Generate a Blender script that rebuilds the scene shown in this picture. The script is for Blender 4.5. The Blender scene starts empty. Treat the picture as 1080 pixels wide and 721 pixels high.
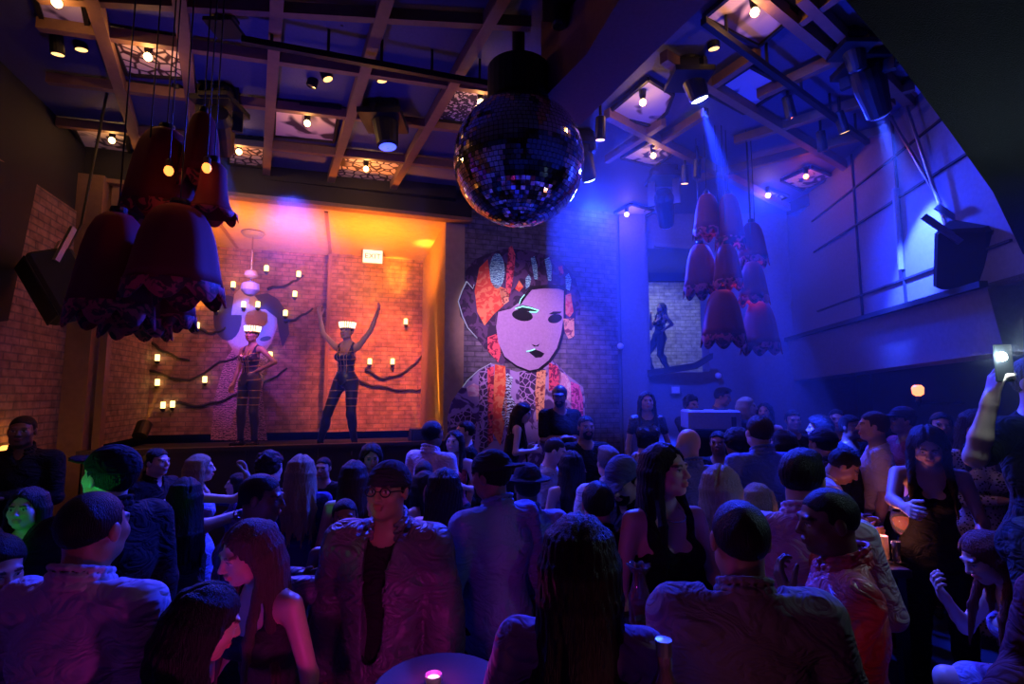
import bpy, math, random
import numpy as np
from mathutils import Vector, Matrix
from concurrent.futures import ThreadPoolExecutor

scene = bpy.context.scene
COL = scene.collection
R = math.radians

# ------------------------------------------------------------------ camera, world, exposure
CAM_Z = 2.1
FPX = 540.0
PITCH = math.atan((415 - 360.5) / FPX)
cam_data = bpy.data.cameras.new('camera')
cam_data.lens = 18.0
cam_data.sensor_width = 36.0
cam_data.clip_start = 0.05
cam = bpy.data.objects.new('camera', cam_data)
COL.objects.link(cam)
cam.location = (0, 0, CAM_Z)
cam.rotation_euler = (math.pi / 2 + PITCH, 0, 0)
scene.camera = cam

vs = scene.view_settings
vs.view_transform = 'Standard'
vs.look = 'None'
vs.gamma = 1.0
vs.exposure = 0.0
vs.use_curve_mapping = False

world = bpy.data.worlds.new('world')
scene.world = world
world.use_nodes = True
world.node_tree.nodes['Background'].inputs[0].default_value = (0.05, 0.03, 0.18, 1)
world.node_tree.nodes['Background'].inputs[1].default_value = 0.004
scene.cycles.max_bounces = 6
scene.cycles.volume_bounces = 0
scene.cycles.volume_step_rate = 2.0
scene.cycles.sample_clamp_indirect = 2.0
scene.cycles.caustics_reflective = False
scene.cycles.caustics_refractive = False

LIGHT_GAIN = 1.0
BLUE = (0.012, 0.035, 1.0)
AMBER = (1.0, 0.33, 0.025)
VIOLET = (0.42, 0.05, 1.0)
MAGENTA = (1.0, 0.04, 0.62)
GREEN = (0.02, 1.0, 0.10)


def ray(px, py):
    u = (px - 540.0) / FPX
    v = (360.5 - py) / FPX
    c, s = math.cos(PITCH), math.sin(PITCH)
    return Vector((u, c - v * s, s + v * c))


def at(px, py, Y):
    """point of the room at distance Y in front of the viewer, seen at that pixel"""
    d = ray(px, py)
    return Vector((0, 0, CAM_Z)) + d * (Y / d.y)


def onz(px, py, z):
    d = ray(px, py)
    return Vector((0, 0, CAM_Z)) + d * ((z - CAM_Z) / d.z)


def onplane(px, py, p0, n):
    d = ray(px, py)
    o = Vector((0, 0, CAM_Z))
    return o + d * ((Vector(p0) - o).dot(n) / d.dot(n))


def spot(name, loc, aim, color, watts, deg, blend=0.4, radius=0.05):
    l = bpy.data.lights.new(name, 'SPOT')
    l.color = color
    l.energy = watts * LIGHT_GAIN
    l.spot_size = R(deg)
    l.spot_blend = blend
    l.shadow_soft_size = radius
    o = bpy.data.objects.new(name, l)
    COL.objects.link(o)
    o.location = loc
    o.rotation_euler = (Vector(aim) - Vector(loc)).to_track_quat('-Z', 'Y').to_euler()
    return o


def bulb_light(name, loc, color, watts, radius=0.04):
    l = bpy.data.lights.new(name, 'POINT')
    l.color = color
    l.energy = watts * LIGHT_GAIN
    l.shadow_soft_size = radius
    o = bpy.data.objects.new(name, l)
    COL.objects.link(o)
    o.location = loc
    return o


# ------------------------------------------------------------------ materials
def new_mat(name):
    m = bpy.data.materials.new(name)
    m.use_nodes = True
    nt = m.node_tree
    return m, nt, nt.nodes['Principled BSDF']


def simple(name, col, rough=0.6, metal=0.0, spec=0.5, bump=0.0, bscale=40.0, emit=None, estr=0.0, sheen=0.0):
    m, nt, b = new_mat(name)
    b.inputs['Base Color'].default_value = (*col, 1)
    b.inputs['Roughness'].default_value = rough
    b.inputs['Metallic'].default_value = metal
    b.inputs['Specular IOR Level'].default_value = spec
    if sheen:
        b.inputs['Sheen Weight'].default_value = sheen
    tc = nt.nodes.new('ShaderNodeTexCoord')
    nz = nt.nodes.new('ShaderNodeTexNoise')
    nz.inputs['Scale'].default_value = bscale
    nz.inputs['Detail'].default_value = 4
    nt.links.new(tc.outputs['Object'], nz.inputs['Vector'])
    # slight natural variation of the surface colour
    mx = nt.nodes.new('ShaderNodeMixRGB')
    mx.blend_type = 'MULTIPLY'
    mx.inputs['Fac'].default_value = 0.35
    mx.inputs['Color1'].default_value = (*col, 1)
    nt.links.new(nz.outputs['Fac'], mx.inputs['Color2'])
    nt.links.new(mx.outputs['Color'], b.inputs['Base Color'])
    if bump:
        bp = nt.nodes.new('ShaderNodeBump')
        bp.inputs['Strength'].default_value = bump
        bp.inputs['Distance'].default_value = 0.01
        nt.links.new(nz.outputs['Fac'], bp.inputs['Height'])
        nt.links.new(bp.outputs['Normal'], b.inputs['Normal'])
    if emit:
        b.inputs['Emission Color'].default_value = (*emit, 1)
        b.inputs['Emission Strength'].default_value = estr
    return m


def emitter(name, col, strength, sampled=False):
    m, nt, b = new_mat(name)
    b.inputs['Base Color'].default_value = (*[c * 0.5 for c in col], 1)
    b.inputs['Emission Color'].default_value = (*col, 1)
    b.inputs['Emission Strength'].default_value = strength
    if not sampled:
        m.cycles.emission_sampling = 'NONE'
    return m


def brick_mat(name, c1, c2, mortar, scale=1.0, bump=0.8):
    m, nt, b = new_mat(name)
    tc = nt.nodes.new('ShaderNodeTexCoord')
    sx = nt.nodes.new('ShaderNodeSeparateXYZ')
    cx = nt.nodes.new('ShaderNodeCombineXYZ')
    nt.links.new(tc.outputs['Object'], sx.inputs[0])
    ad = nt.nodes.new('ShaderNodeMath')
    ad.operation = 'ADD'
    nt.links.new(sx.outputs['X'], ad.inputs[0])
    nt.links.new(sx.outputs['Y'], ad.inputs[1])
    nt.links.new(ad.outputs[0], cx.inputs['X'])
    nt.links.new(sx.outputs['Z'], cx.inputs['Y'])
    br = nt.nodes.new('ShaderNodeTexBrick')
    br.inputs['Color1'].default_value = (*c1, 1)
    br.inputs['Color2'].default_value = (*c2, 1)
    br.inputs['Mortar'].default_value = (*mortar, 1)
    br.inputs['Scale'].default_value = scale
    br.inputs['Brick Width'].default_value = 0.22
    br.inputs['Row Height'].default_value = 0.075
    br.inputs['Mortar Size'].default_value = 0.009
    br.inputs['Mortar Smooth'].default_value = 0.3
    nt.links.new(cx.outputs[0], br.inputs['Vector'])
    nz = nt.nodes.new('ShaderNodeTexNoise')
    nz.inputs['Scale'].default_value = 9
    nz.inputs['Detail'].default_value = 6
    nt.links.new(tc.outputs['Object'], nz.inputs['Vector'])
    rp = nt.nodes.new('ShaderNodeValToRGB')
    rp.color_ramp.elements[0].position = 0.3
    rp.color_ramp.elements[0].color = (0.25, 0.25, 0.25, 1)
    rp.color_ramp.elements[1].position = 0.7
    rp.color_ramp.elements[1].color = (1.1, 1.1, 1.1, 1)
    nt.links.new(nz.outputs['Fac'], rp.inputs[0])
    mx = nt.nodes.new('ShaderNodeMixRGB')
    mx.blend_type = 'MULTIPLY'
    mx.inputs['Fac'].default_value = 0.8
    nt.links.new(br.outputs['Color'], mx.inputs['Color1'])
    nt.links.new(rp.outputs['Color'], mx.inputs['Color2'])
    nt.links.new(mx.outputs['Color'], b.inputs['Base Color'])
    b.inputs['Roughness'].default_value = 0.8
    ml = nt.nodes.new('ShaderNodeMath')
    ml.operation = 'MULTIPLY_ADD'
    ml.inputs[1].default_value = -1.0
    ml.inputs[2].default_value = 1.0
    nt.links.new(br.outputs['Fac'], ml.inputs[0])
    a2 = nt.nodes.new('ShaderNodeMath')
    a2.operation = 'MULTIPLY_ADD'
    a2.inputs[1].default_value = 0.6
    nt.links.new(nz.outputs['Fac'], a2.inputs[0])
    nt.links.new(ml.outputs[0], a2.inputs[2])
    bp = nt.nodes.new('ShaderNodeBump')
    bp.inputs['Strength'].default_value = bump
    bp.inputs['Distance'].default_value = 0.012
    nt.links.new(a2.outputs[0], bp.inputs['Height'])
    nt.links.new(bp.outputs['Normal'], b.inputs['Normal'])
    return m


def pattern_mat(name, dark, light, scale=14.0, thresh=0.5, rough=0.6, kind='blob', metal=0.0, third=None):
    """organic two-colour print: blobs, scales, zigzag or leopard"""
    m, nt, b = new_mat(name)
    tc = nt.nodes.new('ShaderNodeTexCoord')
    if kind == 'blob':
        t = nt.nodes.new('ShaderNodeTexNoise')
        t.inputs['Scale'].default_value = scale
        t.inputs['Detail'].default_value = 2
        t.inputs['Distortion'].default_value = 1.2
        out = t.outputs['Fac']
    elif kind == 'cell':
        t = nt.nodes.new('ShaderNodeTexVoronoi')
        t.feature = 'DISTANCE_TO_EDGE'
        t.inputs['Scale'].default_value = scale
        out = t.outputs['Distance']
    elif kind == 'spot':
        t = nt.nodes.new('ShaderNodeTexVoronoi')
        t.inputs['Scale'].default_value = scale
        out = t.outputs['Distance']
    else:
        t = nt.nodes.new('ShaderNodeTexWave')
        t.bands_direction = 'Z'
        t.inputs['Scale'].default_value = scale
        t.inputs['Distortion'].default_value = 9.0
        t.inputs['Detail'].default_value = 2
        t.inputs['Detail Scale'].default_value = 2.5
        out = t.outputs['Fac']
    nt.links.new(tc.outputs['Object'], t.inputs['Vector'])
    rp = nt.nodes.new('ShaderNodeValToRGB')
    rp.color_ramp.elements[0].position = max(0.0, thresh - 0.03)
    rp.color_ramp.elements[0].color = (*dark, 1)
    rp.color_ramp.elements[1].position = min(1.0, thresh + 0.03)
    rp.color_ramp.elements[1].color = (*light, 1)
    if third:
        e = rp.color_ramp.elements.new(min(1.0, thresh + 0.2))
        e.color = (*third, 1)
    nt.links.new(out, rp.inputs[0])
    nt.links.new(rp.outputs['Color'], b.inputs['Base Color'])
    b.inputs['Roughness'].default_value = rough
    b.inputs['Metallic'].default_value = metal
    return m


# ------------------------------------------------------------------ mesh building
class MB:
    def __init__(self):
        self.v = []
        self.f = []

    def add(self, vs_, fs_):
        o = len(self.v)
        self.v += [tuple(p) for p in vs_]
        self.f += [tuple(i + o for i in f) for f in fs_]
        return self

    def hexa(self, p):
        """eight corners: bottom ring 0-3, top ring 4-7"""
        return self.add(p, [(3, 2, 1, 0), (4, 5, 6, 7), (0, 1, 5, 4), (1, 2, 6, 5), (2, 3, 7, 6), (3, 0, 4, 7)])

    def box(self, c, size, M=None, bev=0.0):
        x, y, z = [s / 2 for s in size]
        if bev:
            b = min(bev, x * .9, y * .9, z * .9)
            ring = [(-x + b, -y), (x - b, -y), (x, -y + b), (x, y - b), (x - b, y), (-x + b, y), (-x, y - b), (-x, -y + b)]
            ring2 = [(px * (x - b) / x, py * (y - b) / y) for px, py in ring]
            rings = [[(p[0], p[1], -z) for p in ring2], [(p[0], p[1], -z + b) for p in ring],
                     [(p[0], p[1], z - b) for p in ring], [(p[0], p[1], z) for p in ring2]]
            vs_ = [q for r_ in rings for q in r_]
            fs_ = [tuple(reversed(range(8))), tuple(range(24, 32))]
            for k in range(3):
                for i in range(8):
                    j = (i + 1) % 8
                    fs_.append((k * 8 + i, k * 8 + j, k * 8 + 8 + j, k * 8 + 8 + i))
        else:
            vs_ = [(-x, -y, -z), (x, -y, -z), (x, y, -z), (-x, y, -z), (-x, -y, z), (x, -y, z), (x, y, z), (-x, y, z)]
            fs_ = [(3, 2, 1, 0), (4, 5, 6, 7), (0, 1, 5, 4), (1, 2, 6, 5), (2, 3, 7, 6), (3, 0, 4, 7)]
        c = Vector(c)
        if M is not None:
            vs_ = [c + M @ Vector(p) for p in vs_]
        else:
            vs_ = [c + Vector(p) for p in vs_]
        return self.add(vs_, fs_)

    def bar(self, a, b, w, h, up=(0, 0, 1)):
        a, b = Vector(a), Vector(b)
        d = (b - a).normalized()
        s = d.cross(Vector(up)).normalized()
        u = s.cross(d).normalized()
        p = []
        for q in (a, b):
            p += [q - s * w / 2 - u * h / 2, q + s * w / 2 - u * h / 2, q + s * w / 2 + u * h / 2, q - s * w / 2 + u * h / 2]
        return self.add(p, [(3, 2, 1, 0), (4, 5, 6, 7), (0, 1, 5, 4), (1, 2, 6, 5), (2, 3, 7, 6), (3, 0, 4, 7)])

    def tube(self, pts, r, n=8, cap=True):
        pts = [Vector(p) for p in pts]
        rs = r if isinstance(r, (list, tuple)) else [r] * len(pts)
        t0 = (pts[1] - pts[0]).normalized()
        s = t0.cross(Vector((0, 0, 1)))
        if s.length < 1e-3:
            s = t0.cross(Vector((1, 0, 0)))
        s.normalize()
        vs_ = []
        for i, p in enumerate(pts):
            t = (pts[min(i + 1, len(pts) - 1)] - pts[max(i - 1, 0)]).normalized()
            s = (s - t * s.dot(t)).normalized()
            u = t.cross(s)
            for k in range(n):
                a = 2 * math.pi * k / n
                vs_.append(p + (s * math.cos(a) + u * math.sin(a)) * rs[i])
        fs_ = []
        for i in range(len(pts) - 1):
            for k in range(n):
                j = (k + 1) % n
                fs_.append((i * n + k, i * n + j, (i + 1) * n + j, (i + 1) * n + k))
        if cap:
            fs_.append(tuple(reversed(range(n))))
            fs_.append(tuple(range((len(pts) - 1) * n, len(pts) * n)))
        return self.add(vs_, fs_)

    def lathe(self, prof, c=(0, 0, 0), n=24, M=None, scallop=None, cap=True):
        """prof: (radius, z) pairs; scallop(k_angle, i) -> (dr, dz)"""
        c = Vector(c)
        vs_ = []
        for i, (r, z) in enumerate(prof):
            for k in range(n):
                a = 2 * math.pi * k / n
                dr, dz = scallop(a, i) if scallop else (0, 0)
                p = Vector(((r + dr) * math.cos(a), (r + dr) * math.sin(a), z + dz))
                vs_.append(c + (M @ p if M is not None else p))
        fs_ = []
        for i in range(len(prof) - 1):
            for k in range(n):
                j = (k + 1) % n
                fs_.append((i * n + k, i * n + j, (i + 1) * n + j, (i + 1) * n + k))
        if cap:
            fs_.append(tuple(reversed(range(n))))
            fs_.append(tuple(range((len(prof) - 1) * n, len(prof) * n)))
        return self.add(vs_, fs_)

    def ball(self, c, r, n=12, sc=(1, 1, 1)):
        prof = []
        m = n // 2
        for i in range(m + 1):
            a = -math.pi / 2 + math.pi * i / m
            prof.append((max(1e-4, r * math.cos(a)), r * math.sin(a)))
        return self.lathe(prof, c, n, Matrix.Diagonal(sc), cap=False)

    def prism(self, poly, off):
        """closed polygon of points, thickened by the vector off"""
        n = len(poly)
        off = Vector(off)
        vs_ = [Vector(p) for p in poly] + [Vector(p) + off for p in poly]
        fs_ = [tuple(range(n)), tuple(reversed(range(n, 2 * n)))]
        for i in range(n):
            j = (i + 1) % n
            fs_.append((j, i, n + i, n + j))
        return self.add(vs_, fs_)

    def build(self, name, mat, parent=None, smooth=False, loc=None, rotz=0.0, kind=None):
        """points are world points unless loc is given; children store them relative to their parent"""
        me = bpy.data.meshes.new(name)
        vs_ = self.v
        org = Vector((0, 0, 0))
        if parent is not None and not parent.get('_local'):
            org = root_loc(parent)
        if org.length > 0:
            vs_ = [(p[0] - org.x, p[1] - org.y, p[2] - org.z) for p in vs_]
        me.from_pydata(vs_, [], self.f)
        me.update()
        if smooth:
            me.polygons.foreach_set('use_smooth', [True] * len(me.polygons))
        if mat:
            me.materials.append(mat)
        o = bpy.data.objects.new(name, me)
        COL.objects.link(o)
        if parent is not None:
            o.parent = parent
        if loc is not None:
            o.location = loc
        if rotz:
            o.rotation_euler = (0, 0, rotz)
        if kind:
            o['kind'] = kind
        return o


def root_loc(o):
    p = Vector(o.location)
    while o.parent is not None:
        o = o.parent
        p = p + Vector(o.location)
    return p


def tag(o, label, cat, group=None):
    o['label'] = label
    o['category'] = cat
    if group:
        o['group'] = group
    return o


def thing(name, label, cat, loc=(0, 0, 0), group=None):
    o = bpy.data.objects.new(name, None)
    o.empty_display_size = 0.1
    COL.objects.link(o)
    o.location = loc
    return tag(o, label, cat, group)


def frame_to(d, up=(0, 0, 1)):
    """rotation whose local -Z points along d"""
    return Vector(d).to_track_quat('-Z', 'Y').to_matrix()
# ------------------------------------------------------------------ added fill spots that have no fixture, in mid-air and near the ceiling
ALPHA = R(18)
E1 = Vector((math.cos(ALPHA), math.sin(ALPHA), 0))       # along the stage front
E2 = Vector((-math.sin(ALPHA), math.cos(ALPHA), 0))      # into the alcove
B0 = Vector((-0.95, 7.15, 0))                            # front edge of the orange pillar


def FP(u, w, z):
    return B0 + E1 * u + E2 * w + Vector((0, 0, z))


STAGE_Z, SOFFIT_Z, CEIL_Z = 1.32, 4.55, 5.0

LIGHTS = [  # unseen fill lights added to tint crowd, walls and ceiling
    # name, loc, aim, colour, W, cone, blend, radius
    ('fill_violet_crowd', (-1.9, -1.4, 3.7), (-0.9, 2.4, 1.3), (0.72, 0.05, 0.85), 17, 75, 0.8, 0.2),
    ('fill_violet_right', (1.9, -1.0, 4.6), (1.2, 2.6, 1.2), (0.62, 0.05, 0.9), 9, 80, 0.8, 0.25),
    ('fill_pink_face', (-0.1, -0.6, 2.5), (-0.54, 2.3, 1.68), (1.0, 0.16, 0.55), 46, 14, 0.8, 0.08),
    ('fill_crowd_blue', (1.2, 7.2, 4.75), (0.5, 3.0, 1.4), BLUE, 3800, 95, 0.7, 0.12),
    ('fill_crowd_blue_house', (3.3, 6.6, 4.75), (2.3, 3.2, 1.4), BLUE, 1800, 90, 0.7, 0.12),
    ('fill_crowd_blue_side', (-2.6, 5.9, 4.4), (-1.8, 4.0, 1.4), (0.03, 0.05, 1.0), 1500, 75, 0.7, 0.12),
    ('fill_mural', (-0.5, 3.2, 4.75), FP(1.2, 0, 2.9), (0.9, 0.46, 1.0), 1150, 29, 0.9, 0.05),
    ('fill_green', (-2.55, 1.7, 1.2), (-1.9, 2.5, 1.55), GREEN, 24, 48, 0.6, 0.03),
    ('fill_green_hair', (-1.6, 2.25, 1.35), (-0.96, 2.10, 1.5), GREEN, 1.8, 34, 0.6, 0.03),
    ('fill_green_face', (-2.55, 2.3, 1.15), (-2.66, 2.9, 1.45), GREEN, 2.5, 70, 0.6, 0.03),
    ('fill_magenta', (-0.25, 1.0, 0.9), (-0.7, 2.0, 1.2), MAGENTA, 12, 90, 0.7, 0.03),
    ('fill_red_brick', (-3.0, 2.4, 3.0), (-4.75, 5.0, 2.4), (1.0, 0.25, 0.20), 16, 60, 0.8, 0.1),
    ('fill_ceiling_violet', (-2.2, 3.6, 2.9), (-1.8, 5.0, 5.0), (0.10, 0.06, 1.0), 75, 130, 0.9, 0.1),
    ('fill_beams_warm', (-1.6, 5.8, 3.6), (-1.7, 4.2, 5.0), (1.0, 0.40, 0.10), 14, 120, 0.9, 0.1),
    ('fill_ceiling_blue', (2.6, 4.6, 3.0), (2.6, 4.4, 5.0), BLUE, 130, 140, 0.9, 0.1),
    ('fill_wall_blue', (1.0, 4.6, 4.6), (2.6, 8.1, 3.2), BLUE, 1300, 55, 0.8, 0.1),
    ('fill_wall_house', (2.0, 3.4, 4.7), (4.2, 6.0, 3.5), BLUE, 260, 70, 0.9, 0.1),
    ('fill_booth_blue', (1.2, 3.3, 3.9), (2.25, 2.35, 0.95), (0.03, 0.07, 1.0), 620, 30, 0.7, 0.06),
    ('fill_red_shirt', (1.12, 1.30, 1.25), (1.2, 1.95, 1.32), (1.0, 0.08, 0.12), 0.45, 60, 0.7, 0.03),
    ('fill_dancer_warm', (-1.6, 3.4, 4.5), FP(-1.35, 0.7, 2.5), (1.0, 0.5, 0.15), 160, 24, 0.6, 0.05),
]
for a in LIGHTS:
    spot(*a)

# added wash spots without cans, in and before the alcove, for soffit and brick
spot('alcove_wash_soffit', FP(-1.0, 0.55, 3.35), FP(-1.0, 1.1, 4.6), (1.0, 0.24, 0.012), 520, 150, 0.9, 0.1)
spot('alcove_wash_soffit_far', FP(-2.75, 0.55, 3.55), FP(-2.75, 1.0, 4.6), (1.0, 0.24, 0.012), 200, 140, 0.9, 0.1)
spot('alcove_wash_brick', FP(-0.75, 0.25, 4.4), FP(-0.75, 2.3, 2.6), (1.0, 0.17, 0.05), 1300, 52, 0.8, 0.1)
spot('alcove_wash_brick_far', FP(-2.9, 0.25, 4.4), FP(-3.0, 2.4, 2.6), (1.0, 0.22, 0.30), 110, 80, 0.8, 0.1)
spot('alcove_violet', at(250, 215, 6.0), FP(-2.75, 2.3, 2.6), (0.34, 0.05, 1.0), 380, 30, 0.8, 0.05)

# ------------------------------------------------------------------ materials of the room
M = {}
M['brick'] = brick_mat('brick_warm', (0.42, 0.24, 0.17), (0.30, 0.17, 0.13), (0.20, 0.14, 0.12))
M['brick_grey'] = brick_mat('brick_grey', (0.26, 0.23, 0.27), (0.17, 0.15, 0.19), (0.13, 0.12, 0.14))
M['plaster'] = simple('painted_plaster', (0.20, 0.19, 0.22), 0.75, bump=0.15, bscale=25)
M['plaster_orange'] = simple('amber_painted_plaster', (0.52, 0.38, 0.22), 0.6, bump=0.12, bscale=12)
M['dark'] = simple('dark_paint', (0.012, 0.011, 0.014), 0.8)
M['ceil'] = simple('ceiling_paint', (0.10, 0.11, 0.22), 0.7, bump=0.1)
M['soffit'] = simple('speckled_black_felt', (0.010, 0.012, 0.012), 0.95, bump=0.6, bscale=220)
M['wood'] = simple('brown_beam_paint', (0.26, 0.14, 0.085), 0.55, bump=0.2, bscale=18)
M['floor'] = simple('dark_floor', (0.02, 0.018, 0.02), 0.35)
M['black'] = simple('black_metal', (0.012, 0.012, 0.014), 0.45, 0.2)
M['blackmatte'] = simple('black_matte', (0.010, 0.010, 0.011), 0.8)
M['steel'] = simple('steel', (0.35, 0.35, 0.38), 0.35, 0.8)
M['chrome'] = simple('chrome', (0.75, 0.75, 0.78), 0.12, 1.0)
M['panelgrey'] = simple('grey_panel', (0.22, 0.22, 0.25), 0.6)
M['stagefront'] = simple('stage_front_paint', (0.05, 0.035, 0.05), 0.6)


def struct(o):
    o['kind'] = 'structure'
    return o


def wall_quad(name, P, Q, z0, z1, mat, thick=0.15, inward=None):
    """upright wall from P to Q (xy), its front on the line, local axes along the wall"""
    P, Q = Vector((P[0], P[1], 0)), Vector((Q[0], Q[1], 0))
    d = Q - P
    L = d.length
    a = math.atan2(d.y, d.x)
    mb = MB().box((L / 2, thick / 2, (z0 + z1) / 2), (L, thick, z1 - z0))
    o = mb.build(name, mat, loc=(P.x, P.y, 0), rotz=a)
    return struct(o)


def sub_wall(mb, u0, u1, z0, z1, thick=0.15):
    mb.box(((u0 + u1) / 2, thick / 2, (z0 + z1) / 2), (u1 - u0, thick, z1 - z0))


# floor, ceiling
struct(MB().box((0, 5, -0.1), (16, 16, 0.2)).build('floor', M['floor']))
struct(MB().box((0, 5, CEIL_Z + 0.1), (16, 16, 0.2)).build('ceiling', M['ceil']))
# walls that close the room
LW0 = FP(-4.25, 0, 0)
LW1 = LW0 - E2 * 8.0
wall_quad('wall_left', LW1, LW0, 0, 4.15, M['brick'], 0.12)
wall_quad('wall_left_upper', LW1 - E1 * 0.02, LW0 - E1 * 0.02, 4.15, CEIL_Z, M['dark'], 0.14)
nearp = [onplane(px, py, LW0 + E1 * .14, E1) for px, py in ((37, 183), (4, 338), (-60, 345), (-60, 150))]
struct(MB().prism(nearp, E1 * .03).build('trim_90', M['dark']))
wall_quad('wall_near', (4.2, -2.2), (-4.2, -2.2), 0, CEIL_Z, M['dark'], 0.15)

# alcove over the stage
AL = -4.25
struct(MB().box(((AL) / 2, 2.4 + 0.08, 3.2), (-AL + .4, 0.16, 3.5)).build('wall_alcove', M['brick'], loc=tuple(B0), rotz=ALPHA))
struct(MB().box((-0.80, 2.33, 3.0), (1.60, 0.14, 3.1)).build('wall_alcove_projection', M['brick'], loc=tuple(B0), rotz=ALPHA))
struct(MB().box((AL - .06, 1.2, 3.0), (0.12, 2.4, 3.1)).build('wall_alcove_left', M['brick'], loc=tuple(B0), rotz=ALPHA))
struct(MB().box((0.14, 1.2, 2.9), (0.28, 2.4, 3.3)).build('wall_alcove_right', M['plaster_orange'], loc=tuple(B0), rotz=ALPHA))
mb = MB().box((AL / 2, 1.2, SOFFIT_Z + 0.1), (-AL, 2.4, 0.2))
struct(mb.build('ceiling_alcove', M['plaster_orange'], loc=tuple(B0), rotz=ALPHA))
# seams of the alcove soffit
for k, u in enumerate((-1.62, -3.1)):
    struct(MB().box((u, 1.2, SOFFIT_Z - 0.01), (0.05, 2.3, 0.02)).build('trim_%d' % (60 + k), M['wood'], loc=tuple(B0), rotz=ALPHA))
struct(MB().box((-1.62, 2.24, 3.0), (0.06, 0.06, 3.1)).build('trim_62', M['wood'], loc=tuple(B0), rotz=ALPHA))
# header above the opening
struct(MB().box((AL / 2 + .1, -0.06, (SOFFIT_Z + CEIL_Z) / 2 + 0.03), (-AL + 0.5, 0.14, CEIL_Z - SOFFIT_Z - .06)).build('wall_header', M['dark'], loc=tuple(B0), rotz=ALPHA))
struct(MB().box((AL / 2 + .1, -0.10, SOFFIT_Z + .02), (-AL + 0.5, 0.16, 0.05)).build('trim_63', M['wood'], loc=tuple(B0), rotz=ALPHA))
# brown column at the corner
struct(MB().box((AL + .02, -0.12, 2.3), (0.42, 0.24, 4.6)).build('wall_corner_column', M['wood'], loc=tuple(B0), rotz=ALPHA))
struct(MB().box((AL + .30, -0.05, 2.3), (0.07, 0.12, 4.6)).build('trim_64', M['wood'], loc=tuple(B0), rotz=ALPHA))
# stage deck and its dark front
mb = MB().box((AL / 2 + 0.0, 1.1, STAGE_Z - .06), (-AL, 2.6, 0.12))
struct(mb.build('floor_stage', M['blackmatte'], loc=tuple(B0), rotz=ALPHA))
mb = MB()
for k in range(10):
    u0 = AL + .25 + k * (-AL - .25) / 10
    mb.box((u0 + 0.2, -0.22, .72), (0.395, 0.06, 1.44))
mb.box((AL / 2 + .1, -0.22, 1.455), (-AL - .2, 0.14, 0.05))
struct(mb.build('wall_stage_front', M['stagefront'], loc=tuple(B0), rotz=ALPHA))

# mural wall
U_M = 2.75
struct(MB().box((0.28 + (U_M - .28) / 2, 0.1, 2.5), (U_M - .28, 0.2, 5.0)).build('wall_mural', M['brick_grey'], loc=tuple(B0), rotz=ALPHA))
C0 = FP(U_M, 0, 0)

# back wall to the right with the dancer's niche
WB_Y = 8.05
xl, xr = C0.x - 0.05, 5.4
n0, n1 = at(684, 300, WB_Y), at(745, 300, WB_Y)
nz0, nz1 = at(700, 392, WB_Y).z, at(700, 262, WB_Y).z
mb = MB()
for (a, b, c, d) in ((xl, n0.x, 0, CEIL_Z), (n1.x, xr, 0, CEIL_Z), (n0.x, n1.x, 0, nz0), (n0.x, n1.x, nz1, CEIL_Z)):
    mb.box(((a + b) / 2, WB_Y + 0.15, (c + d) / 2), (b - a, 0.3, d - c))
struct(mb.build('wall_back', M['plaster']))
# niche shell
mb = MB()
mb.box(((n0.x + n1.x) / 2 + .3, WB_Y + 2.9, 3.3), (n1.x - n0.x + 1.6, 0.1, 2.4))
struct(mb.build('wall_niche', brick_mat('niche_brick', (0.4, 0.36, 0.36), (0.3, 0.26, 0.27), (0.2, 0.18, 0.2))))
struct(MB().box(((n0.x + n1.x) / 2 + .3, WB_Y + 1.6, nz0 - .05), (n1.x - n0.x + 1.6, 2.6, 0.1)).build('floor_niche', M['panelgrey']))
struct(MB().box(((n0.x + n1.x) / 2 + .3, WB_Y + 1.6, nz1 + .35), (n1.x - n0.x + 1.6, 2.6, 0.1)).build('ceiling_niche', M['plaster']))
struct(MB().box((n0.x - .45, WB_Y + 1.6, 3.3), (0.1, 2.6, 2.4)).build('wall_niche_left', M['plaster']))
struct(MB().box((n1.x + 1.1, WB_Y + 1.6, 3.3), (0.1, 2.6, 2.4)).build('wall_niche_right', M['plaster']))
spot('niche_lamp', (n0.x + .4, WB_Y + 1.2, nz1 + .15), (n0.x + .9, WB_Y + 2.9, nz0 + .3), (0.6, 0.7, 1.0), 170, 100, 0.7, 0.05)
# pilaster beside the niche, and its panel seams
struct(MB().box(((C0.x + n0.x) / 2 + .0, WB_Y - .02, 2.5), (n0.x - C0.x - .1, 0.12, 5.0)).build('wall_pilaster', M['plaster']))
struct(MB().bar(at(744, 262, 7.9), at(690, 258, 7.9), 0.05, 0.06).build('trim_65', M['panelgrey']))
# slanted parapet under the niche
p = [at(684, 397, 7.9), at(735, 389, 7.7), at(752, 378, 7.6), at(752, 372, 7.6), at(735, 382, 7.7), at(684, 390, 7.9)]
struct(MB().prism(p, (0, 0.12, 0)).build('trim_66', M['dark']))

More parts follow.
